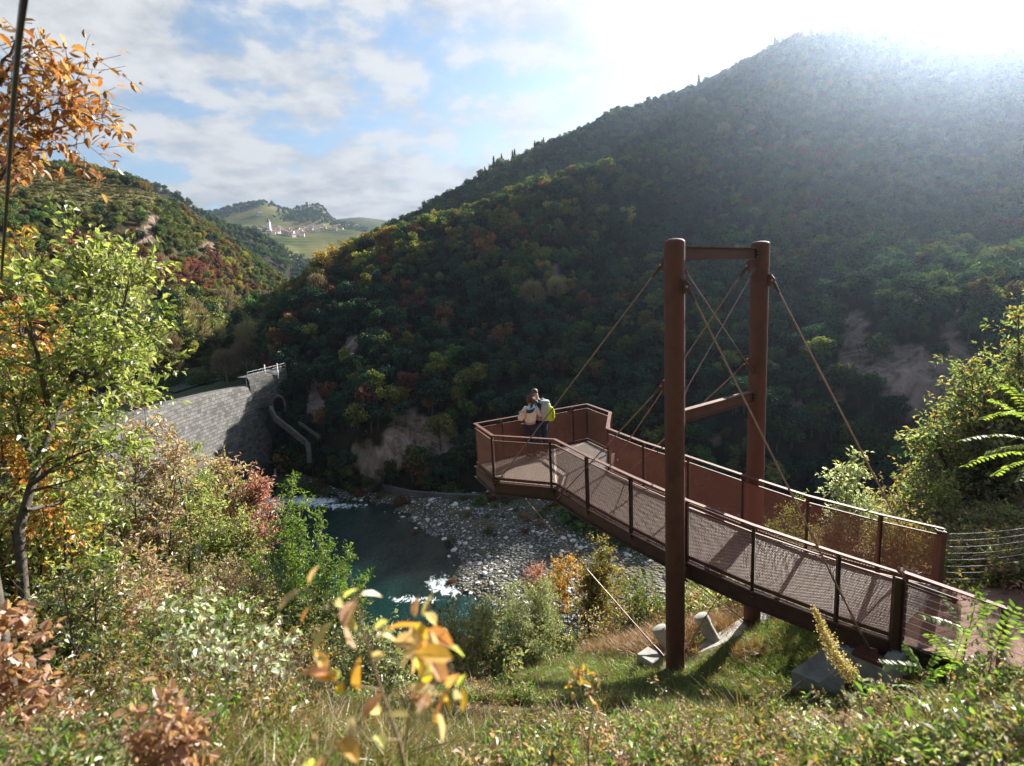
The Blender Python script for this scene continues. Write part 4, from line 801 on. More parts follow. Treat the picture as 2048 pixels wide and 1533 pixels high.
# vineyard hill, terraces left open
pl = proj(HL.reshape(-1, 3)); vz = np.zeros(len(pl))
for x, y, rx, ry in ((150, 395, 130, 26), (240, 405, 120, 20), (60, 388, 90, 22), (330, 402, 70, 10), (120, 365, 60, 12)): vz = np.maximum(vz, (np.sqrt(((pl[:, 0]-x)/rx)**2+((pl[:, 1]-y)/ry)**2) < 1)*1.0)
VZ = vz.reshape(HL.shape[:2])*np.array([1 if 50 < j < 130 else 0 for j in range(HL.shape[0])])[:, None]
me = bpy.data.objects['vineyard_hill'].data; a = me.attributes.new('vine', 'FLOAT', 'POINT'); a.data.foreach_set('value', VZ.ravel().astype(np.float32))
P, pr = sample(HL, 3.1, r1, np.clip(rL*1.2+VZ, 0, 1)); cl = fbm(P, .04, 4, 3); cl = np.clip((cl-.5)*2.2+.5, 0, 1); zA = pick({'mid': 2.4, 'olive': 2.6, 'dark': 1.2, 'yellow': .5, 'rust': 1.6, 'orange': .3}, cl, r1)
zr = ((np.abs(pr[:, 0]-330) < 110) & (np.abs(pr[:, 1]-565) < 40)) | ((np.abs(pr[:, 0]-200) < 90) & (np.abs(pr[:, 1]-500) < 25)); zA = np.where(zr & (r1.random(len(P)) < .7), pick({'red': 2, 'rust': 2, 'olive': .5}, cl, r1), zA)
forest('vineyard_hill_forest', 'sunlit mixed autumn scrub and trees on the left hill below the vineyard terraces', P, zA, r1.uniform(.40, .85, len(P)), r1)
# terraces: grass benches with rows of vines
vmat = hill_mat('x'); nt_ = bpy.data.materials['vineyard_hill_ground'].node_tree
b_ = [n for n in nt_.nodes if n.type == 'BSDF_PRINCIPLED'][0]; old = b_.inputs['Base Color'].links[0].from_socket; at_ = nd(nt_, 'ShaderNodeAttribute'); at_.attribute_name = 'vine'; lk(nt_, mixn(nt_, at_.outputs['Fac'], old, (.19, .17, .07)), b_.inputs['Base Color'])
P, pr = sample(HL, 1.0, r1, 1-VZ); st = (P[:, 2] % 2.2) < .75; P = P[st]
vineM = leafmat('vine_leaves', [(.09, .10, .025), (.14, .13, .03), (.20, .15, .04)], .3, .03); vn = tree_mesh('vine', rg_, vineM, H=1.3, R=.7, n=60, leaf=.4); PROTO.append(vn)
forest('vineyard_rows', 'rows of yellow green vines on the terraces of the left hill', P, np.full(len(P), len(PROTO)-1), r1.uniform(.7, 1.1, len(P)), r1)
# spur and village mountain woods
P, pr = sample(HS, 7, r1); forest('spur_forest', 'blue green wood on the spur beyond the left hill', P, pick({'dark': 3, 'mid': 3, 'olive': 1}, fbm(P, .02, 5, 3), r1), r1.uniform(.8, 1.4, len(P)), r1)
wz_ = fbm(HMV.reshape(-1, 3), .005, 6, 4).reshape(HMV.shape[:2]); jj = np.arange(HMV.shape[0])[:, None]/HMV.shape[0]; wm_ = np.clip((wz_-.52+np.where(jj > .82, .16, 0)+np.where(jj < .3, .12, 0))*14, 0, 1)
P, pr = sample(HMV, 11, r1, 1-wm_, (0, 0)); forest('mountain_woods', 'patches of distant wood between vineyards below the hill village', P, pick({'dark': 3, 'mid': 3, 'olive': 1}, fbm(P, .02, 5, 3), r1), r1.uniform(1.0, 1.7, len(P)), r1)
# valley floor above the dam: trees one can tell apart
VT = [('tan', 430, 640, 1.9), ('tan', 470, 650, 1.7), ('tan', 505, 655, 2.2), ('tan', 535, 640, 1.6), ('tan', 495, 690, 1.6), ('tan', 410, 650, 1.5), ('tan', 455, 705, 1.4), ('tan', 520, 620, 1.2)]
HLp = proj(HL.reshape(-1, 3)); HLr = np.hypot(HL.reshape(-1, 3)[:, 0], HL.reshape(-1, 3)[:, 1])
def ground_pt(px, py, z):
    p = atz((px, py), z) if ray((px, py))[2] < -.02 else np.array([0, 9e3, 0]); d = (HLp[:, 0]-px)**2+(HLp[:, 1]-py)**2; k = np.argmin(d+(HLr > 395)*1e5)
    if d[k] < 200 and HLr[k] < math.hypot(p[0], p[1]): return HL.reshape(-1, 3)[k]
    return p
def single_tree(k, px, py, s, lab, nm='tree', group=None, z=-17.6, v=0):
    p = ground_pt(px, py, z); me = PROTO[PK[k][v % len(PK[k])]]; o = bpy.data.objects.new(nm, me); COL.objects.link(o); o.location = p; o.rotation_euler = (0, 0, px*.7); o.scale = (s, s, s*1.05); tag(o, lab, 'tree', group); return o
r2 = np.random.default_rng(23); n = 0
for i in range(230):
    u = r2.random(); px = 160+u*430; py = 622+r2.random()*135
    if py > 778-(px-250)*.12: continue
    if 340 < px < 520 and py > 722 and r2.random() < .75: continue
    k = r2.choice(['mid', 'olive', 'dark', 'mid', 'yellow', 'olive', 'tan'], p=[.25, .22, .2, .1, .07, .08, .08]); s = r2.uniform(.75, 1.35)*(1.35 if py < 700 else 1.0)
    single_tree(k, px, py, s, {'mid': 'mid green', 'olive': 'olive green', 'dark': 'dark green', 'yellow': 'yellowing', 'tan': 'bare tan'}[str(k)]+(' tree close behind the dam crest in the valley' if py > 715 else ' tree in the middle of the valley strip beyond the dam' if py > 665 else ' tree at the far end of the valley strip beyond the dam'), 'valley_tree', 'valley trees behind the dam', v=int(r2.integers(3)))
for i, (k, x, y, s) in enumerate(VT):
    single_tree(k, x, y+62, s*.8, ('tallest' if s > 2 else 'broad' if s > 1.65 else 'slim')+' bare tan valley tree '+('nearest the gorge hill' if x > 500 else 'in the middle of the pale group' if x > 450 else 'at the left of the pale group'), 'bare_tree', 'bare tan trees of the valley', v=i)
# waterside bushes near the dam crest and foot
def bush_at(px, py, z, s, k='shrub', lab='', grp=None, nm='bush'):
    p = atz((px, py), z); o = bpy.data.objects.new(nm, PROTO[PK[k][0]]); COL.objects.link(o); o.location = p; o.rotation_euler = (0, 0, px*1.3); o.scale = (s*1.2, s*1.2, s); tag(o, lab, 'bush', grp)
for i in range(46):
    px = r2.uniform(300, 510); py = 784-(px-300)*.12+r2.uniform(-22, -2); bush_at(px, py, -17.5, r2.uniform(.7, 1.3), lab='dark green bush growing behind the crest of the dam '+('near its high right block' if px > 440 else 'in its middle' if px > 370 else 'towards its left end'), grp='bushes behind the dam crest')
for i in range(84):
    px = r2.uniform(330, 620); py = r2.uniform(885, 940); bush_at(px, py, r2.uniform(-29.0, -26.8), r2.uniform(1.1, 2.0), 'shrub' if r2.random() < .8 else 'shrub2', 'dark bush at the foot of the dam '+('beside the rapids' if px > 520 else 'under its right half' if px > 430 else 'under its left half'), 'bushes at the dam foot')
for i in range(30):
    t = r2.random(); px = 545+t*90; py = 870+r2.uniform(-30, 40)+t*10; bush_at(px, py, -26+r2.uniform(-1, 1), r2.uniform(.7, 1.3), 'shrub', 'dark bush on the bank under the stair wall right of the dam', 'bushes under the stair wall')
for i in range(34):
    px = r2.uniform(1130, 1420); py = r2.uniform(985, 1100); bush_at(px, py, -29.6, r2.uniform(.9, 1.9), 'shrub', 'dark green bush on the river bank under the lookout platform and ramp', 'bank bushes under the bridge')
for i in range(40):
    px = r2.choice([r2.uniform(540, 780), r2.uniform(900, 1180)]); py = r2.uniform(945, 990) if px < 800 else r2.uniform(985, 1015); bush_at(px, py, -29.5, r2.uniform(.4, 1.0), 'shrub' if r2.random() < .75 else 'shrub2', 'low bush on the stony far bank of the river', 'bushes along the far bank')
# stand-out trees of the big hills
def on_hill(H, px, py):
    pr = proj(H.reshape(-1, 3)); d = (pr[:, 0]-px)**2+(pr[:, 1]-py)**2; k = np.argmin(d+(pr[:, 2] < 1)*1e9); return H.reshape(-1, 3)[k]
for k, H, x, y, s, lab in (('yellow', HB, 1548, 215, 1.5, 'large golden tree standing out high on the rear hill'), ('yellow', HB, 1470, 255, 1.1, 'smaller golden tree lower left of the large golden one'), ('cone', HB, 1390, 180, 1.1, 'dark pointed conifer breaking the skyline of the rear hill'), ('cone', HB, 842, 420, .9, 'dark conifer on the skyline near the left end of the rear hill'),
                           ('orange', HF, 1400, 375, 1.5, 'rusty orange tree on the shoulder of the gorge hill above the left column'), ('orange', HF, 975, 530, 1.1, 'orange tree on the gorge hill left of the long stay'), ('orange', HF, 660, 560, 1.3, 'orange tree on the left shoulder of the gorge hill'), ('red', HF, 830, 650, 1.0, 'dark red tree halfway up the gorge hill'), ('yellow', HF, 910, 510, 1.0, 'yellow tree on the left slope of the gorge hill'), ('yellow', HF, 1255, 470, .9, 'yellow green tree in the middle of the gorge hill')):
    o = bpy.data.objects.new('tree', PROTO[PK[k][0]]); COL.objects.link(o); o.location = on_hill(H, x, y); o.scale = (s, s, s); tag(o, lab, 'tree')
# ---------------------------------------------------------------- river stones
def stone_mesh(rng, nm='stone'):
    bm = bmesh.new(); bmesh.ops.create_icosphere(bm, subdivisions=2, radius=.5); s = np.array([1, rng.uniform(.55, .85), rng.uniform(.35, .6)])
    ax = rng.normal(0, 1, (5, 3)); ax = unit(ax); cut = rng.uniform(.28, .42, 5)
    for v in bm.verts:
        c = np.array(v.co)
        for a_, k in zip(ax, cut):
            d = c@a_
            if d > k: c = c-a_*(d-k)*.85
        v.co = c*s*(1+rng.normal(0, .03))
    me = bpy.data.meshes.new(nm); bm.to_mesh(me); bm.free(); return me
stM = pbr('river_stone', (.40, .39, .37), (.66, .64, .61), .85, 1.3, bump=.4, bscale=8); stM2 = pbr('river_stone_dark', (.10, .10, .10), (.22, .21, .20), .85, 1.3, bump=.4, bscale=8)
ST = [stone_mesh(r2) for _ in range(6)]; ST2 = [stone_mesh(r2) for _ in range(3)]
for m in ST: m.materials.append(stM)
for m in ST2: m.materials.append(stM2)
gb = np.array(GP); n = 0; cand = []
while len(cand) < 5200:
    x = r2.uniform(gb[:, 0].min(), gb[:, 0].max(), 4000); y = r2.uniform(gb[:, 1].min(), gb[:, 1].max(), 4000); i_, d_ = inpoly(x, y, GP); ok = i_ | (d_ < 1.5); P = np.stack([x, y, np.zeros(4000)], 1); dn = fbm(P, .13, 8, 3); ok &= (r2.random(4000) < np.clip((dn-.40)*5+np.exp(-d_/2.5)*.6, .06, 1)); cand += list(zip(x[ok], y[ok]))
cand = np.array(cand[:5200]); sz = .16*(1-r2.random(5200)*.97)**-.42; sz = np.clip(sz, .14, 1.35); zz = gravel_z(cand[:, 0], cand[:, 1]); zz = np.maximum(zz, WZ-.1); odr = np.argsort(-sz*(1/np.hypot(cand[:, 0], cand[:, 1])))
for k in odr[:270]:
    o = bpy.data.objects.new('boulder', ST[int(r2.integers(6))]); COL.objects.link(o); o.location = (cand[k, 0], cand[k, 1], zz[k]+.08*sz[k]); o.rotation_euler = (r2.normal(0, .2), r2.normal(0, .2), r2.uniform(0, 6)); o.scale = (sz[k]*1.25,)*3; tag(o, ('smooth large' if sz[k] > .8 else 'pale small')+' boulder lying on the gravel bank '+('at the water edge of the dark pool' if inpoly(cand[k:k+1, 0], cand[k:k+1, 1], GP)[1][0] < 2.5 else 'away from the water'), 'boulder', 'pale boulders on the gravel bank')
k = odr[270:]; rot = np.stack([r2.normal(0, .2, len(k)), r2.normal(0, .2, len(k)), r2.uniform(0, 6, len(k))], 1).astype(np.float32)
tag(scatter('cobbles', np.stack([cand[k, 0], cand[k, 1], zz[k]], 1), rot, sz[k].astype(np.float32), r2.integers(0, 9, len(k)).astype(np.int32), ST+ST2), 'small pale cobbles strewn over the gravel bank', 'cobbles', kind='stuff')
k = r2.choice(len(cand), 700, replace=False); dn = fbm(np.stack([cand[k, 0], cand[k, 1], k*0.], 1), .13, 8, 3); k = k[dn < .50]
tag(scatter('bank_scrub', np.stack([cand[k, 0], cand[k, 1], zz[k]-.1], 1), np.zeros((len(k), 3), np.float32), r2.uniform(.25, .55, len(k)).astype(np.float32), r2.integers(0, 2, len(k)).astype(np.int32), [SHR, SHR2]), 'low dark scrub scattered over the gravel bank', 'scrub', kind='stuff')
# ---------------------------------------------------------------- village
hw = [pbr('house_cream', (.62, .56, .47), None, .9), pbr('house_white', (.75, .73, .70), None, .9), pbr('house_ochre', (.55, .42, .28), None, .9)]; roofM = pbr('roof_tiles', (.20, .12, .10), (.28, .18, .14), .9, .5)
winM = pbr('window_dark', (.05, .055, .06), None, .3)
def house_mesh(rng, mw):
    L, W_, H_, rh = rng.uniform(11, 18), rng.uniform(8, 11), rng.uniform(6, 10), rng.uniform(2, 3); b = MB(); b.box((0, 0, H_/2-2), (L, W_, H_+4)); nb = len(b.F)
    e = .7; b.add([(-L/2-e, -W_/2-e, H_-.2), (L/2+e, -W_/2-e, H_-.2), (L/2+e, W_/2+e, H_-.2), (-L/2-e, W_/2+e, H_-.2), (-L/2-e, 0, H_+rh), (L/2+e, 0, H_+rh)], [(0, 1, 5, 4), (2, 3, 4, 5), (1, 2, 5), (3, 0, 4), (0, 3, 2, 1)]); nr = len(b.F)
    for fl in range(int(H_//3)):
        for k in range(int(L//3)): b.box((-L/2+2+k*3, -W_/2-.02, 1.8+fl*3), (1.1, .08, 1.4))
    me = b.mesh('house'); [me.materials.append(m) for m in (mw, roofM, winM)]; setmi(me, [0]*nb+[1]*(nr-nb)+[2]*(len(b.F)-nr)); return me
HMs = [house_mesh(r2, hw[i % 3]) for i in range(6)]
def on_h(px, py): return on_hill(HMV, px, py)
hs = []
for x, y, n_h, sx, sy in ((560, 466, 34, 46, 6), (610, 462, 22, 34, 5), (660, 458, 14, 34, 4), (525, 462, 10, 14, 6), (700, 454, 8, 24, 2), (585, 472, 6, 10, 3), (450, 466, 6, 16, 1.5), (520, 432, 4, 14, 2)):
    for i in range(n_h): hs.append((x+r2.normal(0, sx*.5), y+r2.normal(0, sy*.5)))
for i, (x, y) in enumerate(hs):
    p = on_h(x, y); o = bpy.data.objects.new('house', HMs[i % 6]); COL.objects.link(o); o.location = p; o.rotation_euler = (0, 0, r2.normal(0.35, .35)); s = r2.uniform(.45, .78); o.scale = (s, s, s); tag(o, 'small pale house with a red roof in the distant hill village', 'house', 'houses of the hill village')
def tower(px, py, w_, h_, rh, lab, nm, mt):
    p = on_h(px, py); r = empty(nm, tuple(p)); tag(r, lab, 'tower'); b = MB().box((0, 0, h_/2-3), (w_, w_, h_+6)); b.build('wall', mt, r); b = MB(); e = w_/2+.3; b.add([(-e, -e, h_), (e, -e, h_), (e, e, h_), (-e, e, h_), (0, 0, h_+rh)], [(0, 1, 4), (1, 2, 4), (2, 3, 4), (3, 0, 4), (3, 2, 1, 0)]); b.build('roof', roofM if rh > 2 else mt, r)
tower(539, 468, 6, 22, 9, 'tall pale church tower rising over the distant village', 'church_tower', hw[1]); tower(616, 414, 7, 13, 1.2, 'small ruined castle tower on the summit above the village', 'castle_tower', pbr('ruin_stone', (.2, .19, .17), None, .9))
for x, y in ((519, 407), (522, 408), (530, 407), (545, 410), (500, 411), (508, 410)): o = bpy.data.objects.new('tree', PROTO[PK['dark'][0]]); COL.objects.link(o); o.location = on_h(x, y+3); o.scale = (2.2, 2.2, 2.2); tag(o, 'dark round tree on the skyline ridge above the distant village', 'tree', 'skyline trees above the village')
# ================================================================= PEOPLE
def skin(name, nodes, edges, mat, parent=None, sub=2, root=0):
    """nodes: {key: (x, y, z, r[, r2])}"""
    ks = list(nodes); me = bpy.data.meshes.new(name); me.from_pydata([nodes[k][:3] for k in ks], [(ks.index(a), ks.index(b)) for a, b in edges], []); o = bpy.data.objects.new(name, me); COL.objects.link(o)
    m = o.modifiers.new('skin', 'SKIN'); m.use_smooth_shade = True
    if not me.skin_vertices:
        bm = bmesh.new(); bm.from_mesh(me); bm.verts.layers.skin.verify(); bm.to_mesh(me); bm.free()
    for i, k in enumerate(ks):
        n = nodes[k]; sv = me.skin_vertices[0].data[i]; sv.radius = (n[3], n[4] if len(n) > 4 else n[3]); sv.use_root = (i == root)
    s = o.modifiers.new('sub', 'SUBSURF'); s.levels = sub; s.render_levels = sub
    dg = bpy.context.evaluated_depsgraph_get(); ev = bpy.data.meshes.new_from_object(o.evaluated_get(dg)); ev.name = name; bpy.data.objects.remove(o); bpy.data.meshes.remove(me)
    ev.polygons.foreach_set('use_smooth', [True]*len(ev.polygons)); ev.materials.clear(); r = obj(name, ev, mat, parent); return r
SKIN = pbr('skin', (.52, .29, .20), (.58, .34, .25), .55, 8)
def hand(pref, w_, d, up, side=1):
    """five short finger chains leaving the palm"""
    n = {}; e = []; w_ = Vector(w_); d = Vector(d).normalized(); up = Vector(up).normalized(); s = d.cross(up)*side; palm = w_+d*.055; n[pref+'palm'] = (*palm, .036, .022); e.append((pref+'wr', pref+'palm'))
    for i, (off, ln) in enumerate(((-.028, .062), (-.010, .075), (.010, .070), (.028, .055))):
        a = palm+d*.035+s*off; b = a+d*ln*.5-up*.006; c = b+d*ln*.45-up*.022
        n[f'{pref}f{i}a'] = (*a, .010); n[f'{pref}f{i}b'] = (*b, .009); n[f'{pref}f{i}c'] = (*c, .008); e += [(pref+'palm', f'{pref}f{i}a'), (f'{pref}f{i}a', f'{pref}f{i}b'), (f'{pref}f{i}b', f'{pref}f{i}c')]
    t = palm-s*.035-d*.02; t2 = t-s*.02+d*.035-up*.01; n[pref+'t1'] = (*t, .011); n[pref+'t2'] = (*t2, .009); e += [(pref+'palm', pref+'t1'), (pref+'t1', pref+'t2')]
    return n, e
def person(P, rz, label, J, cloth, hairf, sc_=1.0):
    r = empty('person', tuple(P), rz); r.scale = (sc_,)*3; tag(r, label, 'person')
    N = {k: v for k, v in J.items()}; E = [('pel', 'sp'), ('sp', 'ch'), ('ch', 'nb'), ('nb', 'nk'), ('nk', 'hd'), ('hd', 'ht'), ('hd', 'nose'), ('hd', 'earL'), ('hd', 'earR'), ('ch', 'shL'), ('shL', 'elL'), ('elL', 'Lwr'), ('ch', 'shR'), ('shR', 'elR'), ('elR', 'Rwr'), ('pel', 'hpL'), ('hpL', 'knL'), ('knL', 'anL'), ('anL', 'toL'), ('pel', 'hpR'), ('hpR', 'knR'), ('knR', 'anR'), ('anR', 'toR')]
    for s in 'LR':
        w_ = Vector(J[s+'wr'][:3]); d = w_-Vector(J['el'+s][:3]); n, e = hand(s, w_, d if s not in cloth.get('hd', {}) else cloth['hd'][s], cloth.get('hu', {}).get(s, (0, 0, 1)), 1 if s == 'L' else -1); N.update(n); E += e
    skin('body', N, E, SKIN, r, 2)
    q = cloth['top']; T = {k: (*J[k][:3], *[x+q['f'] for x in J[k][3:]]) for k in ('pel', 'sp', 'ch', 'nb', 'shL', 'elL', 'Lwr', 'shR', 'elR', 'Rwr')}
    T['pel'] = (T['pel'][0], T['pel'][1], T['pel'][2]+q.get('hem', .04), T['pel'][3]*.98, T['pel'][4]*.98 if len(T['pel']) > 4 else T['pel'][3]*.95)
    for s in 'LR':
        a, b = Vector(J['el'+s][:3]), Vector(J[s+'wr'][:3]); c = a+(b-a)*q.get('cuff', .88); T[s+'wr'] = (*c, J[s+'wr'][3]+q['f']*.8)
    T['sh0L'] = T['shL']; skin('sweater' if q['n'] == 's' else 'jacket', {k: v for k, v in T.items() if k != 'sh0L'}, [('pel', 'sp'), ('sp', 'ch'), ('ch', 'nb'), ('ch', 'shL'), ('shL', 'elL'), ('elL', 'Lwr'), ('ch', 'shR'), ('shR', 'elR'), ('elR', 'Rwr')], q['m'], r, 2)
    f = .022; B = {k: (*J[k][:3], *[x+f for x in J[k][3:]]) for k in ('pel', 'hpL', 'knL', 'anL', 'hpR', 'knR', 'anR')}; skin('trousers', B, [('pel', 'hpL'), ('hpL', 'knL'), ('knL', 'anL'), ('pel', 'hpR'), ('hpR', 'knR'), ('knR', 'anR')], cloth['bm'], r, 2)
    for s in 'LR':
        a, t = J['an'+s], J['to'+s]; skin('shoe', {'a': (a[0], a[1]-.03, .05, .045), 'b': (a[0], a[1]+.04, .055, .05, .045), 'c': (t[0], t[1], .04, .045, .032), 'd': (t[0], t[1]+.06, .032, .03, .022)}, [('a', 'b'), ('b', 'c'), ('c', 'd')], cloth['sm'], r, 1)
    hairf(r, Vector(J['hd'][:3]), Vector(J['ht'][:3])); hd = Vector(J['hd'][:3])
    for s in (-1, 1):
        eb = bmesh.new(); bmesh.ops.create_icosphere(eb, subdivisions=1, radius=.011, matrix=Matrix.Translation(hd+Vector((s*.032, .083, .012)))); em = bpy.data.meshes.new('eye'); eb.to_mesh(em); eb.free(); obj('eye', em, M['eye'], r)
    return r
M['eye'] = pbr('eye_dark', (.03, .02, .015), None, .2)
def cloth_m(nm, a, b, sc_=14): return pbr(nm, a, b, .85, sc_, bump=.5, bscale=18, spec=.2)
HAIR1 = pbr('brown_hair', (.05, .028, .016), (.16, .09, .05), .6, 60, bump=.8, bscale=90); HAIR2 = pbr('dark_short_hair', (.045, .03, .02), (.13, .085, .055), .6, 60, bump=.6, bscale=120)
def hair_curly(r, h, t):
    rr_ = np.random.default_rng(4); bm = bmesh.new(); c = (h+t)/2
    for i in range(150):
        v = unit(rr_.normal(0, 1, 3)); 
        if v[1] > .45 and v[2] < .5: continue
        if v[2] < -.75: continue
        p = c+Vector(v*np.array([.112, .115, .125]))+Vector((0, -.012, -.005)); bmesh.ops.create_icosphere(bm, subdivisions=1, radius=float(rr_.uniform(.016, .034)), matrix=Matrix.Translation(p))
    bmesh.ops.create_icosphere(bm, subdivisions=3, radius=.108, matrix=Matrix.Translation(c+Vector((0, -.022, .005)))); me = bpy.data.meshes.new('hair'); bm.to_mesh(me); bm.free(); me.polygons.foreach_set('use_smooth', [True]*len(me.polygons)); obj('hair', me, HAIR1, r)
def hair_short(r, h, t):
    bm = bmesh.new(); c = (h+t)/2+Vector((0, -.012, .012)); bmesh.ops.create_icosphere(bm, subdivisions=4, radius=.104, matrix=Matrix.Translation(c)); rr_ = np.random.default_rng(8)
    dl = [v for v in bm.verts if (v.co.z-c.z) < -.035-.03*((v.co.y-c.y)/.1) or ((v.co.y-c.y) > .06 and (v.co.z-c.z) < .05)]; bmesh.ops.delete(bm, geom=dl, context='VERTS')
    for v in bm.verts: v.co = c+(v.co-c)*float(1+rr_.normal(0, .015)); v.co.x = c.x+(v.co.x-c.x)*.86
    me = bpy.data.meshes.new('hair'); bm.to_mesh(me); bm.free(); me.polygons.foreach_set('use_smooth', [True]*len(me.polygons)); o = obj('hair', me, HAIR2, r); m = o.modifiers.new('s', 'SOLIDIFY'); m.thickness = .012
def headset(x, y, z, fx=0):
    return {'hd': (x, y, z, .088, .098), 'ht': (x, y, z+.075, .07, .08), 'nose': (x-.0+fx, y+.108, z-.012, .013), 'earL': (x-.092, y, z-.01, .014, .02), 'earR': (x+.092, y, z-.01, .014, .02)}
JM = {'pel': (0, 0, .98, .145, .11), 'sp': (-.02, 0, 1.16, .135, .10), 'ch': (-.05, .0, 1.38, .165, .115), 'nb': (-.08, .01, 1.515, .075), 'nk': (-.10, .02, 1.585, .055), **headset(-.145, .045, 1.69),
      'shL': (-.22, -.01, 1.46, .062), 'elL': (-.42, -.24, 1.31, .048), 'Lwr': (-.63, -.24, 1.33, .032), 'shR': (.14, 0, 1.45, .062), 'elR': (.21, .09, 1.18, .046), 'Rwr': (.10, .24, 1.14, .030),
      'hpL': (-.085, 0, .90, .088), 'knL': (-.10, .03, .50, .06), 'anL': (-.12, -.02, .09, .042), 'toL': (-.13, .12, .04, .035), 'hpR': (.085, 0, .90, .088), 'knR': (.10, .02, .50, .06), 'anR': (.12, -.05, .09, .042), 'toR': (.14, .09, .04, .035)}
JW = {'pel': (0, 0, .93, .15, .12), 'sp': (0, 0, 1.08, .12, .10), 'ch': (.0, .0, 1.27, .145, .11), 'nb': (.01, .01, 1.40, .07), 'nk': (.03, .02, 1.455, .05), **headset(.06, .04, 1.555),
      'shL': (-.16, 0, 1.34, .055), 'elL': (-.29, .03, 1.09, .042), 'Lwr': (-.16, .22, 1.13, .027), 'shR': (.17, 0, 1.34, .055), 'elR': (.30, -.07, 1.12, .042), 'Rwr': (.40, -.10, 1.30, .027),
      'hpL': (-.085, 0, .86, .092), 'knL': (-.075, .03, .48, .058), 'anL': (-.07, -.02, .085, .038), 'toL': (-.09, .11, .035, .032), 'hpR': (.085, 0, .86, .092), 'knR': (.08, .0, .48, .058), 'anR': (.085, -.06, .085, .038), 'toR': (.10, .07, .035, .032)}
RZ = math.radians(28)
PM = atz((1085, 908), -4.40); PW = atz((1064, 914), -4.40)
man = person(PM, RZ, 'man in a dark blue jacket and navy trousers with his arm round the woman', JM, {'top': {'n': 'j', 'f': .024, 'm': cloth_m('blue_jacket', (.012, .04, .075), (.025, .075, .12)), 'cuff': .93, 'hem': .0}, 'bm': cloth_m('navy_jeans', (.018, .026, .05), (.04, .055, .10)), 'sm': pbr('brown_boot', (.06, .03, .02), None, .7), 'hd': {'L': (-.9, .25, -.05)}, 'hu': {'L': (0, -.6, .8)}}, hair_short)
woman = person(PW, RZ, 'woman with short curly brown hair in a cream sweater leaning against the man', JW, {'top': {'n': 's', 'f': .048, 'm': cloth_m('cream_sweater', (.62, .50, .42), (.74, .64, .56)), 'cuff': .95, 'hem': .02}, 'bm': cloth_m('dark_trousers', (.022, .022, .04), (.04, .04, .065)), 'sm': pbr('red_boot', (.10, .035, .03), None, .7)}, hair_curly, .99)
# backpack
bkp = empty('backpack', tuple(PM), RZ); tag(bkp, 'grey and lime green backpack worn by the man', 'backpack')
def pack(nm, c, size, mat, sub=2, parent=bkp):
    bm = bmesh.new(); bmesh.ops.create_cube(bm, size=1); bmesh.ops.subdivide_edges(bm, edges=bm.edges, cuts=1)
    for v in bm.verts: v.co = Vector((v.co.x*size[0], v.co.y*size[1], v.co.z*size[2]))*(1 if v.co.z < 0 else .93)+Vector(c)
    me = bpy.data.meshes.new(nm); bm.to_mesh(me); bm.free(); me.polygons.foreach_set('use_smooth', [True]*len(me.polygons)); o = obj(nm, me, mat, parent); s = o.modifiers.new('s', 'SUBSURF'); s.levels = s.render_levels = sub; return o
gpk = cloth_m('grey_pack', (.30, .34, .34), (.42, .46, .46)); lim = cloth_m('lime_pack', (.42, .50, .03), (.55, .62, .05))
pack('pack_body', (.03, -.24, 1.24), (.36, .27, .62), gpk); pack('front_pocket', (.09, -.36, 1.18), (.27, .20, .48), lim); pack('lid', (.0, -.22, 1.49), (.32, .24, .14), gpk); pack('side_pocket', (.20, -.25, 1.12), (.11, .20, .30), lim)
for x in (-.13, .09): bkp_s = MB().tube([(x-.02, -.12, 1.48), (x-.03, -.02, 1.555), (x-.02, .10, 1.47), (x, .13, 1.3), (x+.02, .06, 1.12), (x+.02, -.1, 1.05)], .02, 6).build('strap', gpk, bkp, True)
MB().tube([(.10, -.455, 1.05), (.11, -.46, 1.36)], .008, 5).build('zip', pbr('black_zip', (.02, .02, .02), None, .6), bkp)
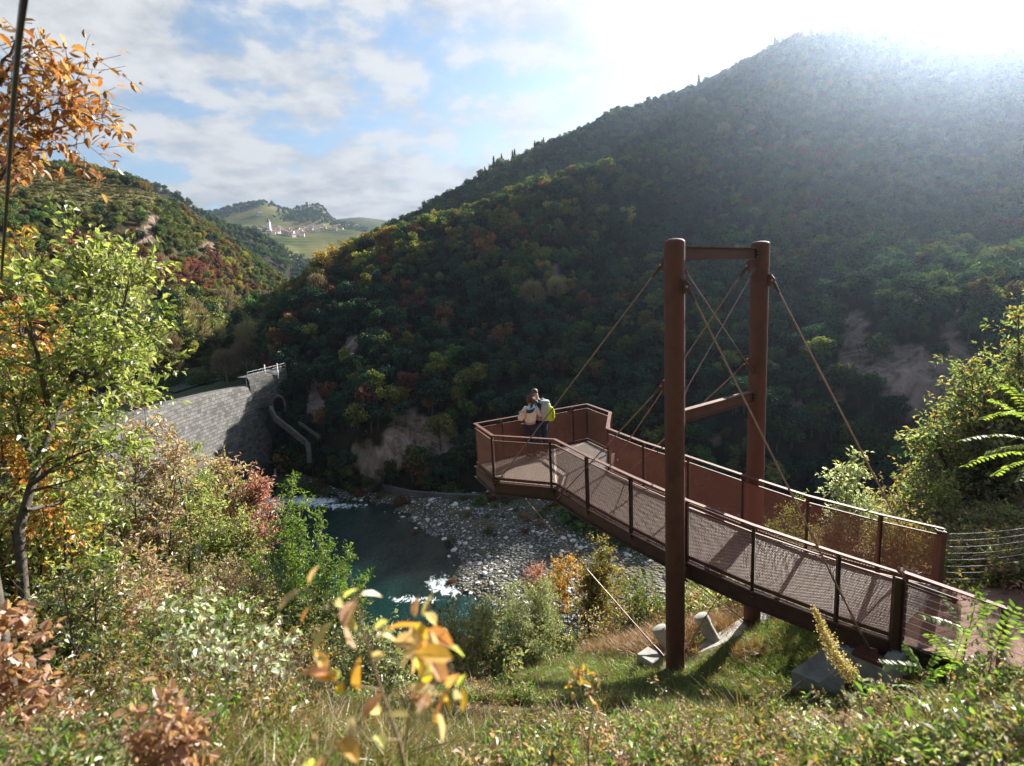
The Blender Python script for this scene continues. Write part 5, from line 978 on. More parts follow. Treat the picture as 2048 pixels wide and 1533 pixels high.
# ================================================================= NEAR VEGETATION
LP_ = {'yg': [(.12, .16, .03), (.20, .25, .06), (.28, .31, .10), (.34, .34, .14)], 'ygd': [(0.039, 0.072, 0.016), (0.078, 0.117, 0.023), (0.130, 0.156, 0.033), (0.182, 0.169, 0.039)], 'gold': [(0.390, 0.260, 0.039), (0.468, 0.260, 0.065), (0.286, 0.221, 0.039), (0.442, 0.182, 0.065)],
       'pink': [(.38, .24, .18), (.44, .33, .26), (.24, .27, .09), (.32, .17, .12)], 'dusty': [(.32, .22, .16), (.25, .17, .11), (.34, .27, .19), (.16, .18, .06)], 'crim': [(.30, .10, .09), (.38, .19, .17), (.24, .08, .07), (.36, .24, .20)],
       'orange': [(.28, .10, .04), (.38, .17, .07), (.42, .25, .12), (.22, .11, .04)], 'green': [(.07, .13, .015), (.11, .19, .025), (.16, .24, .04)], 'pale': [(0.156, 0.182, 0.091), (0.234, 0.260, 0.130), (0.325, 0.338, 0.195), (0.117, 0.143, 0.052)], 'tree': [(.07, .11, .04), (.13, .18, .06), (.20, .24, .09), (.26, .28, .12), (.28, .18, .06)],
       'rob': [(.18, .25, .04), (.24, .29, .06), (.14, .20, .04)], 'brown': [(0.260, 0.130, 0.078), (0.364, 0.195, 0.130), (0.429, 0.273, 0.195), (0.182, 0.104, 0.052)], 'oak': [(0.364, 0.416, 0.312), (0.468, 0.494, 0.390), (0.208, 0.260, 0.104), (0.156, 0.130, 0.052)], 'fall': [(0.546, 0.364, 0.039), (0.494, 0.195, 0.052), (0.468, 0.286, 0.182), (0.364, 0.416, 0.078), (0.572, 0.390, 0.260)], 'spire': [(.40, .31, .15), (.34, .25, .11), (.46, .38, .22)], 'olive': [(0.078, 0.098, 0.019), (0.143, 0.143, 0.033), (0.234, 0.195, 0.046), (0.286, 0.156, 0.052)]}
LM = {k: leafmat('leaf_'+k, c, trans=.5, gloss=.06, tint=1.5) for k, c in LP_.items()}
def gp_(px, r, py=1000):
    d = ray((px, py)); h = math.hypot(d[0], d[1]); x, y = d[0]/h*r, d[1]/h*r; return np.array([x, y, gnd1(x, y)])
def pp3(px, py, r): return atr((px, py), r)
def shrub(name, label, cat, px, r, top, w_, hc, pal, seed, nst=8, leaf=.07, nb=16, ntw=5, nleaf=8, blen=.55, tlen=.3, bark='bark', up=.3, kind='small', wr=.5, rad=.022, group=None, gap=.12, flat=0, base_px=None, shape=1.0, droop=0.0, spread=.25):
    rng = np.random.default_rng(seed); b = gp_(px if base_px is None else base_px, r); t = pp3(px, top, r); H = t[2]-b[2]; stems = []; az = math.atan2(t[0], t[1]); rt = np.array([math.cos(az), -math.sin(az), 0]); fw = np.array([math.sin(az), math.cos(az), 0])
    for i in range(nst):
        a = rng.uniform(0, 6.28); q = math.sqrt((i+.5)/nst); ox, oy = math.cos(a)*q*w_*.42, math.sin(a)*q*w_*.42; tip = np.array([t[0], t[1], t[2]])+rt*ox+fw*oy; tip[2] -= hc*.75*(q**2)*shape*rng.uniform(.6, 1.1)+blen*.35
        bb = b+np.array([rng.normal(0, spread*.3), rng.normal(0, spread*.3), -.1])+(rt*ox+fw*oy)*.15; stems.append(([bb, tip], rad*rng.uniform(.7, 1.2)))
    t0 = max(.08, 1-hc/max(H, .1)); lm, wm = plant(name, rng, stems, nb=nb, blen=blen, ntw=ntw, tlen=tlen, nleaf=nleaf, leaf=leaf, t0=t0, up=up, kind=kind, wr=wr, gap=gap, flat=flat, droop=droop)
    off = b; 
    for me in (lm, wm): me.transform(Matrix.Translation(-Vector(off)))
    return put_plant(name, label, cat, b, lm, wm, LM[pal], M[bark], group, tuple(b))
# hero tree at the left
rng = np.random.default_rng(3)
def P3(l): return [pp3(*q) for q in l]
b0 = gp_(5, 6.4); tr_ = [b0-np.array([0, 0, .3])]+P3([(28, 1095, 6.5), (70, 940, 6.6), (108, 840, 6.7), (140, 765, 6.8), (172, 650, 6.9), (180, 560, 7.0), (168, 470, 7.0)])
st = [(tr_, .048), (P3([(108, 840, 6.7), (85, 760, 6.5), (60, 650, 6.3), (50, 570, 6.2)]), .03), (P3([(140, 765, 6.8), (205, 690, 6.6), (245, 620, 6.5), (262, 545, 6.4)]), .032), (P3([(108, 840, 6.7), (180, 800, 6.9), (260, 770, 7.1), (300, 740, 7.2)]), .028), (P3([(70, 940, 6.6), (40, 850, 6.9), (15, 740, 7.0)]), .03),
      (P3([(60, 970, 6.5), (130, 920, 6.2), (230, 880, 6.0)]), .026), (P3([(150, 740, 6.8), (190, 760, 6.4), (235, 690, 6.1)]), .024), (P3([(172, 650, 6.9), (215, 590, 7.1), (228, 520, 7.2)]), .022), (P3([(50, 1020, 6.5), (110, 1010, 6.8), (170, 980, 7.0)]), .024)]
lm, wm = plant('field_maple', rng, st, nb=17, blen=.52, ntw=6, tlen=.30, nleaf=8, leaf=.075, t0=.2, up=.25, wr=.5, gap=.15, taper=.5); [m.transform(Matrix.Translation(-Vector(b0))) for m in (lm, wm)]
put_plant('leaning_tree', 'slender leaning tree with yellow green leaves and a dark trunk at the left edge', 'tree', b0, lm, wm, LM['yg'], M['bark'], None, tuple(b0))
# orange tree hanging in from the upper left
b1 = gp_(-70, 5.2); st = [([b1]+P3([(-60, 900, 5.2), (-50, 500, 5.2), (-40, 320, 5.2), (-10, 160, 5.1), (30, 85, 5.0)]), .05), (P3([(-45, 420, 5.2), (40, 300, 5.1), (120, 255, 5.0), (212, 235, 4.9)]), .016), (P3([(-35, 300, 5.2), (50, 220, 5.2), (110, 160, 5.2), (160, 125, 5.2)]), .015), (P3([(40, 300, 5.1), (110, 300, 5.0), (170, 285, 4.9)]), .011), (P3([(-45, 400, 5.2), (10, 330, 5.3), (40, 320, 5.3)]), .012), (P3([(-20, 200, 5.1), (20, 130, 4.9), (60, 100, 4.8)]), .011), (P3([(40, 250, 5.1), (90, 215, 4.9), (170, 190, 4.8)]), .011), (P3([(-30, 280, 5.2), (20, 240, 5.0), (40, 180, 4.9)]), .011)]
lm, wm = plant('o', rng, st, nb=11, blen=.28, ntw=4, tlen=.18, nleaf=4, leaf=.072, t0=.3, up=.12, wr=.45, gap=.15, taper=.35, kind='big', droop=.12); [m.transform(Matrix.Translation(-Vector(b1))) for m in (lm, wm)]
put_plant('orange_tree', 'tree with orange and rust leaves reaching into the sky at upper left', 'tree', b1, lm, wm, LM['orange'], M['bark'], None, tuple(b1))
# cable
cb = MB(); cb.tube(P3([(56, -70, 2.6), (48, 0, 2.8), (38, 75, 3.1), (24, 230, 3.8), (14, 400, 4.8), (9, 470, 5.2), (5, 520, 5.6), (2, 560, 6.0)]), [.014, .013, .012, .011, .010, .010, .009, .009], 8); tag(cb.build('black_cable', pbr('black_rubber', (.012, .013, .018), None, .35), None, True), 'thick black cable hanging down from the sky at the left edge', 'cable')
SH = [
 # name, label, cat, px, r, top, w, hc, pal, kw
 ('gold_tree', 'small tree with golden and orange leaves behind the black cable at the left edge', 'tree', 0, 8.5, 440, 1.1, 3.6, 'gold', dict(nst=7, leaf=.085, nb=18, nleaf=8, blen=.45, rad=.03)),
 ('shrub', 'tall shrub full of yellow green leaves left of the dam wall', 'shrub', 330, 11.5, 885, 3.6, 3.0, 'yg', dict(nst=13, leaf=.075, nb=20, ntw=6, nleaf=9, blen=.75, rad=.04)),
 ('shrub', 'pink tipped shrub just behind the leaning tree where it meets the dam', 'shrub', 270, 10.5, 770, 1.5, 2.6, 'pink', dict(nst=7, leaf=.09, nb=15, nleaf=8, blen=.5, rad=.03)),
 ('shrub', 'pale pinkish shrub in front of the left end of the dam wall', 'shrub', 215, 10.0, 850, 1.9, 2.6, 'dusty', dict(nst=7, leaf=.085, nb=14, nleaf=8, blen=.55, rad=.03)),
 ('shrub', 'large leafy bush filling the left edge under the leaning tree', 'shrub', 45, 9.0, 720, 2.2, 4.6, 'ygd', dict(nst=12, leaf=.085, nb=24, ntw=6, nleaf=9, blen=.7, rad=.04)),
 ('shrub', 'yellow green bush right of the leaning trunk and under its crown', 'shrub', 150, 8.5, 930, 2.2, 2.6, 'yg', dict(nst=10, leaf=.075, nb=18, ntw=6, nleaf=9, blen=.6, rad=.03)),
 ('shrub', 'green bush at the left edge below the foot of the leaning tree', 'shrub', 60, 6.0, 1130, 1.9, 1.3, 'ygd', dict(nst=10, leaf=.06, nb=14, nleaf=8, blen=.4)),
 ('sumac', 'red and pink leaved sumac in front of the right part of the dam', 'shrub', 415, 12.5, 895, 1.5, 1.7, 'pink', dict(nst=7, leaf=.11, nb=13, nleaf=8, blen=.45, wr=.35, rad=.025)),
 ('sumac', 'small crimson sumac beside the white rapids', 'shrub', 497, 12.0, 945, .7, .7, 'crim', dict(nst=5, leaf=.10, nb=9, nleaf=7, blen=.3, wr=.35, rad=.02)),
 ('sumac', 'low crimson pink sumac tuft left of the upright willow', 'shrub', 505, 10.5, 1045, .6, .4, 'crim', dict(nst=4, leaf=.08, nb=8, nleaf=6, blen=.24, wr=.35, rad=.016)),
 ('shrub', 'yellow leafed shrub between the sumacs and the willow', 'shrub', 455, 10.5, 1020, 1.2, .9, 'yg', dict(nst=8, leaf=.06, nb=15, nleaf=8, blen=.42)),
 ('smoke_bush', 'dusty pink feathery bush below the pool at left', 'bush', 430, 8.5, 1125, 1.9, 1.1, 'dusty', dict(nst=10, leaf=.055, nb=16, ntw=6, nleaf=9, blen=.45, wr=.4, bark='twig_red')),
 ('smoke_bush', 'second dusty pink bush left of the feathery one', 'bush', 290, 7.5, 1120, 1.5, 1.1, 'dusty', dict(nst=8, leaf=.06, nb=14, nleaf=8, blen=.42, bark='twig_red')),
 ('shrub', 'pink leaved low shrub in the middle of the left slope', 'shrub', 215, 6.8, 1110, 1.2, .9, 'pink', dict(nst=7, leaf=.07, nb=12, nleaf=7, blen=.36, bark='twig_red')),
 ('shrub', 'green shrub under the dusty pink bushes', 'shrub', 330, 6.2, 1200, 2.0, .95, 'green', dict(nst=10, leaf=.055, nb=14, nleaf=8, blen=.36)),
 ('shrub', 'dark green shrub at the base of the upright willow', 'shrub', 610, 8.0, 1185, 1.9, 1.1, 'ygd', dict(nst=10, leaf=.055, nb=16, nleaf=9, blen=.42)),
 ('shrub', 'mixed green shrub behind the bare stems', 'shrub', 470, 6.0, 1250, 1.9, .9, 'olive', dict(nst=9, leaf=.055, nb=14, nleaf=8, blen=.36)),
 ('shrub', 'yellowing shrub low on the left slope beside the rose brown bush', 'shrub', 230, 4.8, 1300, 1.2, .7, 'olive', dict(nst=8, leaf=.045, nb=12, nleaf=8, blen=.3, bark='twig_red')),
 ('shrub', 'green shrub with white flecked leaves right of the bare stems', 'shrub', 700, 6.2, 1265, 1.7, .8, 'pale', dict(nst=9, leaf=.06, nb=13, nleaf=8, blen=.34)),
 ('willow_bush', 'pale grey green willow bush at the edge of the grass shelf', 'bush', 1050, 12.2, 1165, 2.9, 1.8, 'pale', dict(nst=16, leaf=.085, nb=20, ntw=6, nleaf=9, blen=.55, wr=.25, up=.7, bark='twig')),
 ('willow_bush', 'second pale willow bush left of the grass shelf', 'bush', 930, 10.8, 1215, 2.0, 1.2, 'pale', dict(nst=10, leaf=.075, nb=16, ntw=6, nleaf=8, blen=.45, wr=.28, up=.6, bark='twig')),
 ('olive_tree', 'small round tree with yellowing leaves left of the near column', 'tree', 1215, 15.0, 1062, 2.4, 2.4, 'olive', dict(nst=9, leaf=.085, nb=20, ntw=6, nleaf=9, blen=.6, rad=.045, base_px=1180)),
 ('shrub', 'orange tinted bush left of the small round tree', 'shrub', 1135, 15.5, 1100, 1.1, 1.3, 'gold', dict(nst=5, leaf=.085, nb=12, nleaf=8, blen=.4)),
 ('sumac', 'small dark red sumac above the willow bush', 'shrub', 1075, 17, 1125, 1.0, .9, 'crim', dict(nst=5, leaf=.10, nb=10, nleaf=7, blen=.35, wr=.4)),
 ('shrub', 'bush with pale leaves directly left of the near column under the deck', 'shrub', 1290, 13.5, 1150, 1.7, 1.5, 'ygd', dict(nst=9, leaf=.07, nb=15, nleaf=8, blen=.45)),
 ('shrub', 'bush under the deck between the two columns', 'shrub', 1400, 15.0, 1130, 1.8, 1.6, 'yg', dict(nst=9, leaf=.07, nb=14, nleaf=8, blen=.45)),
 ('shrub', 'green bush behind the far railing right of the far column', 'shrub', 1580, 14.0, 985, 1.6, 2.4, 'yg', dict(nst=9, leaf=.06, nb=18, nleaf=8, blen=.45, up=.6)),
 ('shrub', 'tall pale leaved shrub standing above the far railing', 'shrub', 1695, 14.5, 888, .95, 2.3, 'oak', dict(nst=6, leaf=.11, nb=15, nleaf=7, blen=.38, wr=.55, up=.5)),
 ('shrub', 'low leafy bush at the foot of the pale shrub behind the far railing', 'shrub', 1740, 14.0, 975, 1.9, 1.6, 'pale', dict(nst=9, leaf=.07, nb=15, nleaf=8, blen=.42)),
 ('shrub', 'brownish bush seen through the far mesh panels', 'shrub', 1700, 13.0, 1045, 2.4, 1.4, 'dusty', dict(nst=11, leaf=.055, nb=16, nleaf=9, blen=.42)),
 ('shrub', 'bush seen through the last far mesh panel beside the end post', 'shrub', 1830, 13.2, 1035, 1.5, 1.1, 'olive', dict(nst=8, leaf=.055, nb=13, nleaf=8, blen=.38)),
 ('oak_tree', 'big leafy oak at the right edge beyond the bridge end', 'tree', 1960, 18.5, 690, 3.6, 6.6, 'tree', dict(nst=15, leaf=.14, nb=30, ntw=6, nleaf=8, blen=1.15, tlen=.5, rad=.09, gap=.1, shape=.9)),
 ('oak_tree', 'taller oak cut off by the right edge of the view', 'tree', 2085, 19.5, 560, 3.4, 8.0, 'tree', dict(nst=13, leaf=.14, nb=30, ntw=6, nleaf=8, blen=1.1, tlen=.5, rad=.10, gap=.1, shape=.8)),
 ('shrub', 'shrub in front of the big oak behind the cable fence', 'shrub', 1880, 16.5, 940, 1.9, 2.2, 'yg', dict(nst=9, leaf=.09, nb=16, nleaf=8, blen=.55)),
 ('shrub', 'shadowed shrub behind the cable fence near the right edge', 'shrub', 2010, 15.5, 1010, 2.6, 1.8, 'tree', dict(nst=10, leaf=.09, nb=16, nleaf=8, blen=.6)),
 ('rose_brown_bush', 'bush with rose brown round leaves at the lower left corner', 'bush', -10, 3.8, 1175, .75, 1.2, 'brown', dict(nst=7, leaf=.055, nb=13, ntw=4, nleaf=5, blen=.20, tlen=.12, kind='big', wr=.75, rad=.008, bark='twig_red')),
 ('weed_clump', 'leafy green clump with pale leaves at the bottom right of the view', 'weed', 1640, 3.6, 1425, .5, .35, 'oak', dict(nst=7, leaf=.05, nb=6, ntw=2, nleaf=3, blen=.14, tlen=.1, kind='big', rad=.005)),
 ('weed_clump', 'broad leaved green clump in the bottom right corner', 'weed', 1930, 3.2, 1390, .6, .45, 'green', dict(nst=9, leaf=.05, nb=7, ntw=2, nleaf=3, blen=.14, tlen=.1, kind='big', rad=.005)),
 ('weed_clump', 'reddish seed headed clump among the right undergrowth', 'weed', 1790, 4.2, 1400, .6, .4, 'dusty', dict(nst=9, leaf=.03, nb=10, ntw=3, nleaf=5, blen=.16, tlen=.1, rad=.004, up=.8)),
 ('weed_clump', 'fresh green clump at the bottom centre in front of the shaded bank', 'weed', 1230, 3.2, 1450, .55, .3, 'green', dict(nst=9, leaf=.04, nb=6, ntw=3, nleaf=3, blen=.13, tlen=.08, kind='big', rad=.004)),
 ('weed_clump', 'pale dry clump left of the fresh green one at the bottom', 'weed', 1040, 3.4, 1430, .5, .35, 'dusty', dict(nst=8, leaf=.03, nb=8, ntw=3, nleaf=4, blen=.14, tlen=.1, rad=.004, up=.8)),
 ('weed_clump', 'tall leafy clump beside the near corner of the abutment', 'weed', 1560, 4.6, 1400, .5, .4, 'ygd', dict(nst=7, leaf=.05, nb=8, ntw=3, nleaf=4, blen=.16, tlen=.1, rad=.004)),
 ('rose_brown_bush', 'low brown leaved sprig in front of the bare stems', 'bush', 275, 2.3, 1400, .26, .3, 'brown', dict(nst=6, leaf=.045, nb=8, ntw=3, nleaf=4, blen=.12, tlen=.08, kind='big', wr=.6, rad=.005, bark='twig_red')),
]
for i, s in enumerate(SH): shrub(*s[:9], seed=100+i, **s[9])
# upright willow shoots in front of the pool
rng = np.random.default_rng(7); b = gp_(590, 8.6); st = []
for q in ((582, 962, 8.5), (560, 1010, 8.7), (612, 1000, 8.4), (640, 1030, 8.7), (655, 1085, 8.4), (600, 1060, 8.9), (540, 1060, 8.5), (520, 1095, 8.8), (680, 1130, 8.5), (700, 1110, 8.9), (730, 1160, 8.6), (570, 1090, 8.3), (620, 1110, 8.3), (500, 1130, 8.6)): t = pp3(*q); st.append(([b+(t-b)*np.array([.25, .25, 0])+rng.normal(0, .06, 3), t], .014))
lm, wm = plant('w', rng, st, nb=34, blen=.26, ntw=4, tlen=.16, nleaf=7, leaf=.07, t0=.15, up=.9, wr=.3, gap=.05, taper=.75); [m.transform(Matrix.Translation(-Vector(b))) for m in (lm, wm)]
put_plant('willow_shoots', 'bright green willow with upright shoots in front of the dark pool', 'shrub', b, lm, wm, LM['green'], M['twig'], None, tuple(b))
# bare stems with few pale leaves
for k, (x0, x1, r_, tp, lab, nst) in enumerate(((300, 420, 3.9, 1215, 'thin bare stems with a few pale oak leaves in the left foreground', 16), (440, 560, 3.6, 1235, 'second clump of thin bare stems right of the first in the foreground', 18), (470, 650, 4.6, 1255, 'wispy brown stems behind the second clump of bare stems', 14))):
    rng = np.random.default_rng(50+k); b = gp_((x0+x1)/2, r_); st = []
    for i in range(nst): x = rng.uniform(x0, x1); t = pp3(x, tp+rng.uniform(-30, 90), r_*rng.uniform(.92, 1.1)); bb = gp_(x+rng.normal(0, 25), r_*rng.uniform(.95, 1.05)); st.append(([bb-np.array([0, 0, .05]), t], .006))
    lm, wm = plant('s', rng, st, nb=6, blen=.22, ntw=2, tlen=.10, nleaf=2, leaf=.05, t0=.45, up=.8, wr=.6, gap=.25, kind='big'); [m.transform(Matrix.Translation(-Vector(b))) for m in (lm, wm)]
    put_plant('stem_thicket', lab, 'stems', b, lm, wm, LM['oak'] if k < 2 else LM['brown'], M['twig'], None, tuple(b))
# blurred sapling close to the lens
rng = np.random.default_rng(9); b = gp_(815, 1.25); st = [([b]+P3([(810, 1520, 1.2), (765, 1390, 1.2), (735, 1290, 1.22), (700, 1150, 1.25)]), .006), (P3([(760, 1380, 1.2), (700, 1370, 1.15), (625, 1360, 1.15)]), .0022), (P3([(735, 1290, 1.22), (690, 1240, 1.2), (620, 1205, 1.2)]), .002), (P3([(735, 1300, 1.22), (790, 1300, 1.15), (860, 1235, 1.15)]), .002), (P3([(810, 1500, 1.2), (820, 1420, 1.1), (860, 1370, 1.05), (930, 1350, 1.0)]), .0026), (P3([(820, 1420, 1.1), (850, 1340, 1.1), (885, 1300, 1.1)]), .0022), (P3([(800, 1480, 1.2), (730, 1480, 1.1), (640, 1485, 1.1)]), .002), (P3([(820, 1430, 1.1), (870, 1440, 1.05), (900, 1410, 1.05)]), .002)]
lm, wm = plant('f', rng, st, nb=5, blen=.05, ntw=2, tlen=.03, nleaf=1, leaf=.06, t0=.35, up=.2, wr=.46, gap=.12, kind='big', taper=.2); [m.transform(Matrix.Translation(-Vector(b))) for m in (lm, wm)]
put_plant('sapling', 'blurred sapling with yellow and orange brown leaves close to the camera', 'sapling', b, lm, wm, LM['fall'], M['twig'], None, tuple(b))
rng = np.random.default_rng(10); b = gp_(1160, 2.3); st = [([b]+P3([(1175, 1480, 2.3), (1190, 1400, 2.3), (1195, 1352, 2.3)]), .005), (P3([(1190, 1430, 2.3), (1165, 1400, 2.25), (1150, 1345, 2.2)]), .003)]
lm, wm = plant('f', rng, st, nb=4, blen=.06, ntw=2, tlen=.04, nleaf=2, leaf=.05, t0=.6, up=.2, wr=.5, kind='big'); [m.transform(Matrix.Translation(-Vector(b))) for m in (lm, wm)]
put_plant('seedling', 'thin brown stalk with three orange leaves in front of the shaded bank', 'seedling', b, lm, wm, LM['gold'], M['twig'], None, tuple(b))
# robinia branches and seedlings: pinnate leaves
def pinnate(name, label, cat, base, fronds, pal, leaf=.045, n=9, r_=.004, seed=1):
    rng = np.random.default_rng(seed); Pl = []; Dl = []; Nl = []; polys = []
    for a, e in fronds:
        a, e = np.array(a), np.array(e); bow = np.array([0, 0, .12*np.linalg.norm(e-a)]); k = 10; c = bez(a, e, bow, k); polys.append((c, np.linspace(r_*.6, .001, k))); ax = unit(e-a); sd = unit(np.cross(ax, np.array([0, 0, 1.])+rng.normal(0, .25, 3)))
        for t in np.linspace(.15, 1, n):
            p = np.array([np.interp(t*(k-1), np.arange(k), c[:, q]) for q in range(3)])
            for s in (-1, 1): Pl.append(p); Dl.append(sd*s+ax*.45+rng.normal(0, .12, 3)+np.array([0, 0, -.15])); Nl.append(np.cross(ax, sd*1.0)*-1+rng.normal(0, .2, 3))
        polys.append((np.stack([np.array(base), (np.array(base)+a)/2+rng.normal(0, .02, 3), a]), np.array([r_*1.6, r_*1.2, r_*.7])))
    n_l = len(Pl); L = leaf*rng.uniform(.75, 1.15, n_l); lm = leaves_mesh(name, np.array(Pl), np.array(Dl), np.array(Nl), L, L*.45, 'big', .08); wm = tubes_np(name, polys, 5); [m.transform(Matrix.Translation(-Vector(base))) for m in (lm, wm)]; put_plant(name, label, cat, base, lm, wm, LM[pal], M['twig'], None, tuple(base))
def fr(l, r_, dr=.1): return [(pp3(*a, r_), pp3(*e, r_*(1-dr*((i % 3)-1)))) for i, (a, e) in enumerate(l)]
pinnate('robinia_branch', 'bright yellow green robinia leaves hanging in at the right edge', 'branch', pp3(2110, 900, 5.2), fr([((2060, 830), (1965, 838)), ((2070, 850), (1985, 800)), ((2060, 880), (1925, 880)), ((2065, 905), (1930, 932)), ((2070, 890), (1975, 905)), ((2075, 860), (2010, 770)), ((2080, 920), (1990, 950)), ((2080, 840), (2030, 760)), ((2090, 900), (2040, 960))], 5.2), 'rob', .045, 14, .005, 2)
for i, (x, y, r_, fl, lab, lf) in enumerate(((1935, 1262, 5.4, [(1850, 1235), (1990, 1205), (1890, 1195), (1960, 1170), (2010, 1240), (1880, 1275)], 'ferny green seedling in front of the wing railing', .06), (1985, 1300, 5.0, [(1930, 1225), (2030, 1215), (1965, 1190), (2045, 1250)], 'second ferny seedling with yellow green tips right of the first', .055), (1850, 1340, 4.8, [(1770, 1330), (1810, 1290), (1880, 1290), (1900, 1330), (1790, 1370)], 'fern like green plant beside the abutment corner', .055), (1905, 1330, 4.9, [(1860, 1270), (1930, 1260), (1960, 1310)], 'small ferny plant between the abutment and the seedlings', .05))):
    base = gp_(x, r_); top_ = pp3(x, y, r_); pinnate('fern_seedling', lab, 'seedling', base, [(top_+np.array([0, 0, -.04*j]), pp3(*q, r_*(1+.03*((j % 3)-1)))) for j, q in enumerate(fl)], 'green', lf, 9, .004, 60+i)
# golden plume
rng = np.random.default_rng(12); c = np.array(P3([(1628, 1215, 4.6), (1650, 1270, 4.55), (1675, 1320, 4.5), (1705, 1355, 4.45), (1790, 1400, 4.3), (1850, 1490, 4.2)])); tt_ = np.linspace(0, 5, 40); cc = np.stack([np.interp(tt_, range(6), c[:, i]) for i in range(3)], 1); n_ = 2600; t = rng.random(n_)**.8*3.1; P = np.stack([np.interp(t, range(6), c[:, i]) for i in range(3)], 1)+rng.normal(0, 1, (n_, 3))*(.008+.020*np.clip(t, 0, 1.6)/1.6)[:, None]; D = rng.normal(0, 1, (n_, 3))
lm = leaves_mesh('pl', P, D, rng.normal(0, 1, (n_, 3)), np.full(n_, .014), np.full(n_, .011)); t = rng.uniform(3.1, 5, 70); P = np.stack([np.interp(t, range(6), c[:, i]) for i in range(3)], 1); l2 = leaves_mesh('pl2', P, rng.normal(0, 1, (70, 3)), rng.normal(0, .4, (70, 3))+[0, 0, 1], np.full(70, .08), np.full(70, .03), 'big'); wm = tubes_np('st', [(cc, np.full(40, .003))], 5)
r_ = empty('goldenrod', tuple(c[5])); tag(r_, 'leaning golden flower plume in front of the concrete wedge', 'flower')
for nm, me, mt in (('flower', lm, LM['spire']), ('leaves', l2, LM['green']), ('stem', wm, M['twig'])): me.transform(Matrix.Translation(-Vector(c[5]))); obj(nm, me, mt, r_)
# ---------------------------------------------------------------- grass, weeds, litter
def grass_mesh(nm, rng, n, h, spread, mat, lean=.5, w_=.006):
    a = rng.uniform(0, 6.28, n); r = spread*np.sqrt(rng.random(n)); b = np.stack([r*np.cos(a), r*np.sin(a), np.zeros(n)-.02], 1); hh = h*rng.uniform(.5, 1.15, n); d = unit(np.stack([rng.normal(0, lean, n), rng.normal(0, lean, n), np.ones(n)], 1)); s = unit(np.cross(d, rng.normal(0, 1, (n, 3))))*w_; dr = np.stack([d[:, 0], d[:, 1], np.zeros(n)-.25], 1)
    m1 = b+d*hh[:, None]*.55; m2 = b+d*hh[:, None]*.9+dr*hh[:, None]*.45; V = np.stack([b-s, b+s, m1+s*.8, m1-s*.8, m2], 1).reshape(-1, 3); k = np.arange(n)[:, None]*5; me = mesh_np(nm, V, [k+np.array([0, 1, 2, 3]), k+np.array([3, 2, 4])]); me.materials.append(mat); return me
GM = leafmat('grass_green', [(.08, .16, .02), (.12, .21, .03), (.17, .24, .05), (.22, .22, .08)], .4, .05); DM = leafmat('grass_dry', [(.20, .14, .06), (.26, .19, .09), (.14, .09, .04), (.12, .13, .035)], .35, .04); RM = leafmat('grass_red', [(.24, .14, .075), (.30, .19, .10), (.18, .10, .05)], .35, .04)
rng = np.random.default_rng(21); GG = [grass_mesh('g', rng, 70, .17, .13, GM, .45, .0045) for _ in range(3)]+[grass_mesh('d', rng, 60, .26, .12, DM, .7, .0035) for _ in range(2)]+[grass_mesh('r', rng, 70, .42, .16, RM, .45, .0035) for _ in range(2)]
def weed(seed, pal, h=.28, leaf=.05, kind='small', nst=5):
    rg = np.random.default_rng(seed); st = [([np.array([rg.normal(0, .02), rg.normal(0, .02), -.03]), np.array([rg.normal(0, h*.45), rg.normal(0, h*.45), h*rg.uniform(.6, 1.1)])], .004) for _ in range(nst)]
    lm, wm = plant('weed', rg, st, nb=6, blen=h*.35, ntw=2, tlen=h*.25, nleaf=4, leaf=leaf, t0=.2, up=.3, kind=kind, gap=0); bm = bmesh.new(); bm.from_mesh(lm); k = len(bm.faces); bm.from_mesh(wm); bm.faces.ensure_lookup_table()
    for f in bm.faces[k:]: f.material_index = 1
    me = bpy.data.meshes.new('weed'); bm.to_mesh(me); bm.free(); me.materials.append(LM[pal]); me.materials.append(M['twig']); return me
WEEDS = [weed(1, 'green'), weed(2, 'ygd'), weed(3, 'pale', leaf=.045), weed(4, 'brown', leaf=.04), weed(5, 'olive', h=.35), weed(6, 'green', h=.2, leaf=.035, nst=8), weed(7, 'dusty', h=.4, leaf=.03), weed(8, 'pink', h=.25)]
def region(n, r0, r1, a0, a1, rg, pw=1.3):
    r = r0+(r1-r0)*rg.random(n)**pw; a = np.radians(rg.uniform(a0, a1, n)); x, y = r*np.sin(a), r*np.cos(a); return x, y, gnd(x, y)
POLY_DECK = [tuple(p[:2]) for p in near_line[4:]]+[tuple(p[:2]) for p in FR[::-1][:5]]
def keep(x, y):
    i1_, _ = inpoly(x, y, [tuple(q) for q in pp]); f1, f2 = LC-TD*.45, RC+TD*.8; u = ((x-f1[0])*TD[0]+(y-f1[1])*TD[1]); v = ((x-f1[0])*WD[0]+(y-f1[1])*WD[1]); foot = (u > 0) & (u < np.linalg.norm(f2-f1)) & (np.abs(v) < .25); return ~(i1_ | foot)
def sc_stuff(name, label, n, r0, r1, a0, a1, protos, pidx, smin, smax, cond=None, seed=1, pw=1.3):
    rg = np.random.default_rng(seed); x, y, z = region(n, r0, r1, a0, a1, rg, pw); ok = keep(x, y)
    if cond is not None: ok &= cond(x, y, z, rg)
    x, y, z = x[ok], y[ok], z[ok]; m = len(x); rot = np.stack([rg.normal(0, .15, m), rg.normal(0, .15, m), rg.uniform(0, 6.28, m)], 1).astype(np.float32); idx = rg.choice(pidx, m).astype(np.int32)
    tag(scatter(name, np.stack([x, y, z-.01], 1), rot, rg.uniform(smin, smax, m).astype(np.float32), idx, protos), label, name.replace('_', ' ').split()[-1], kind='stuff'); print(name, m)
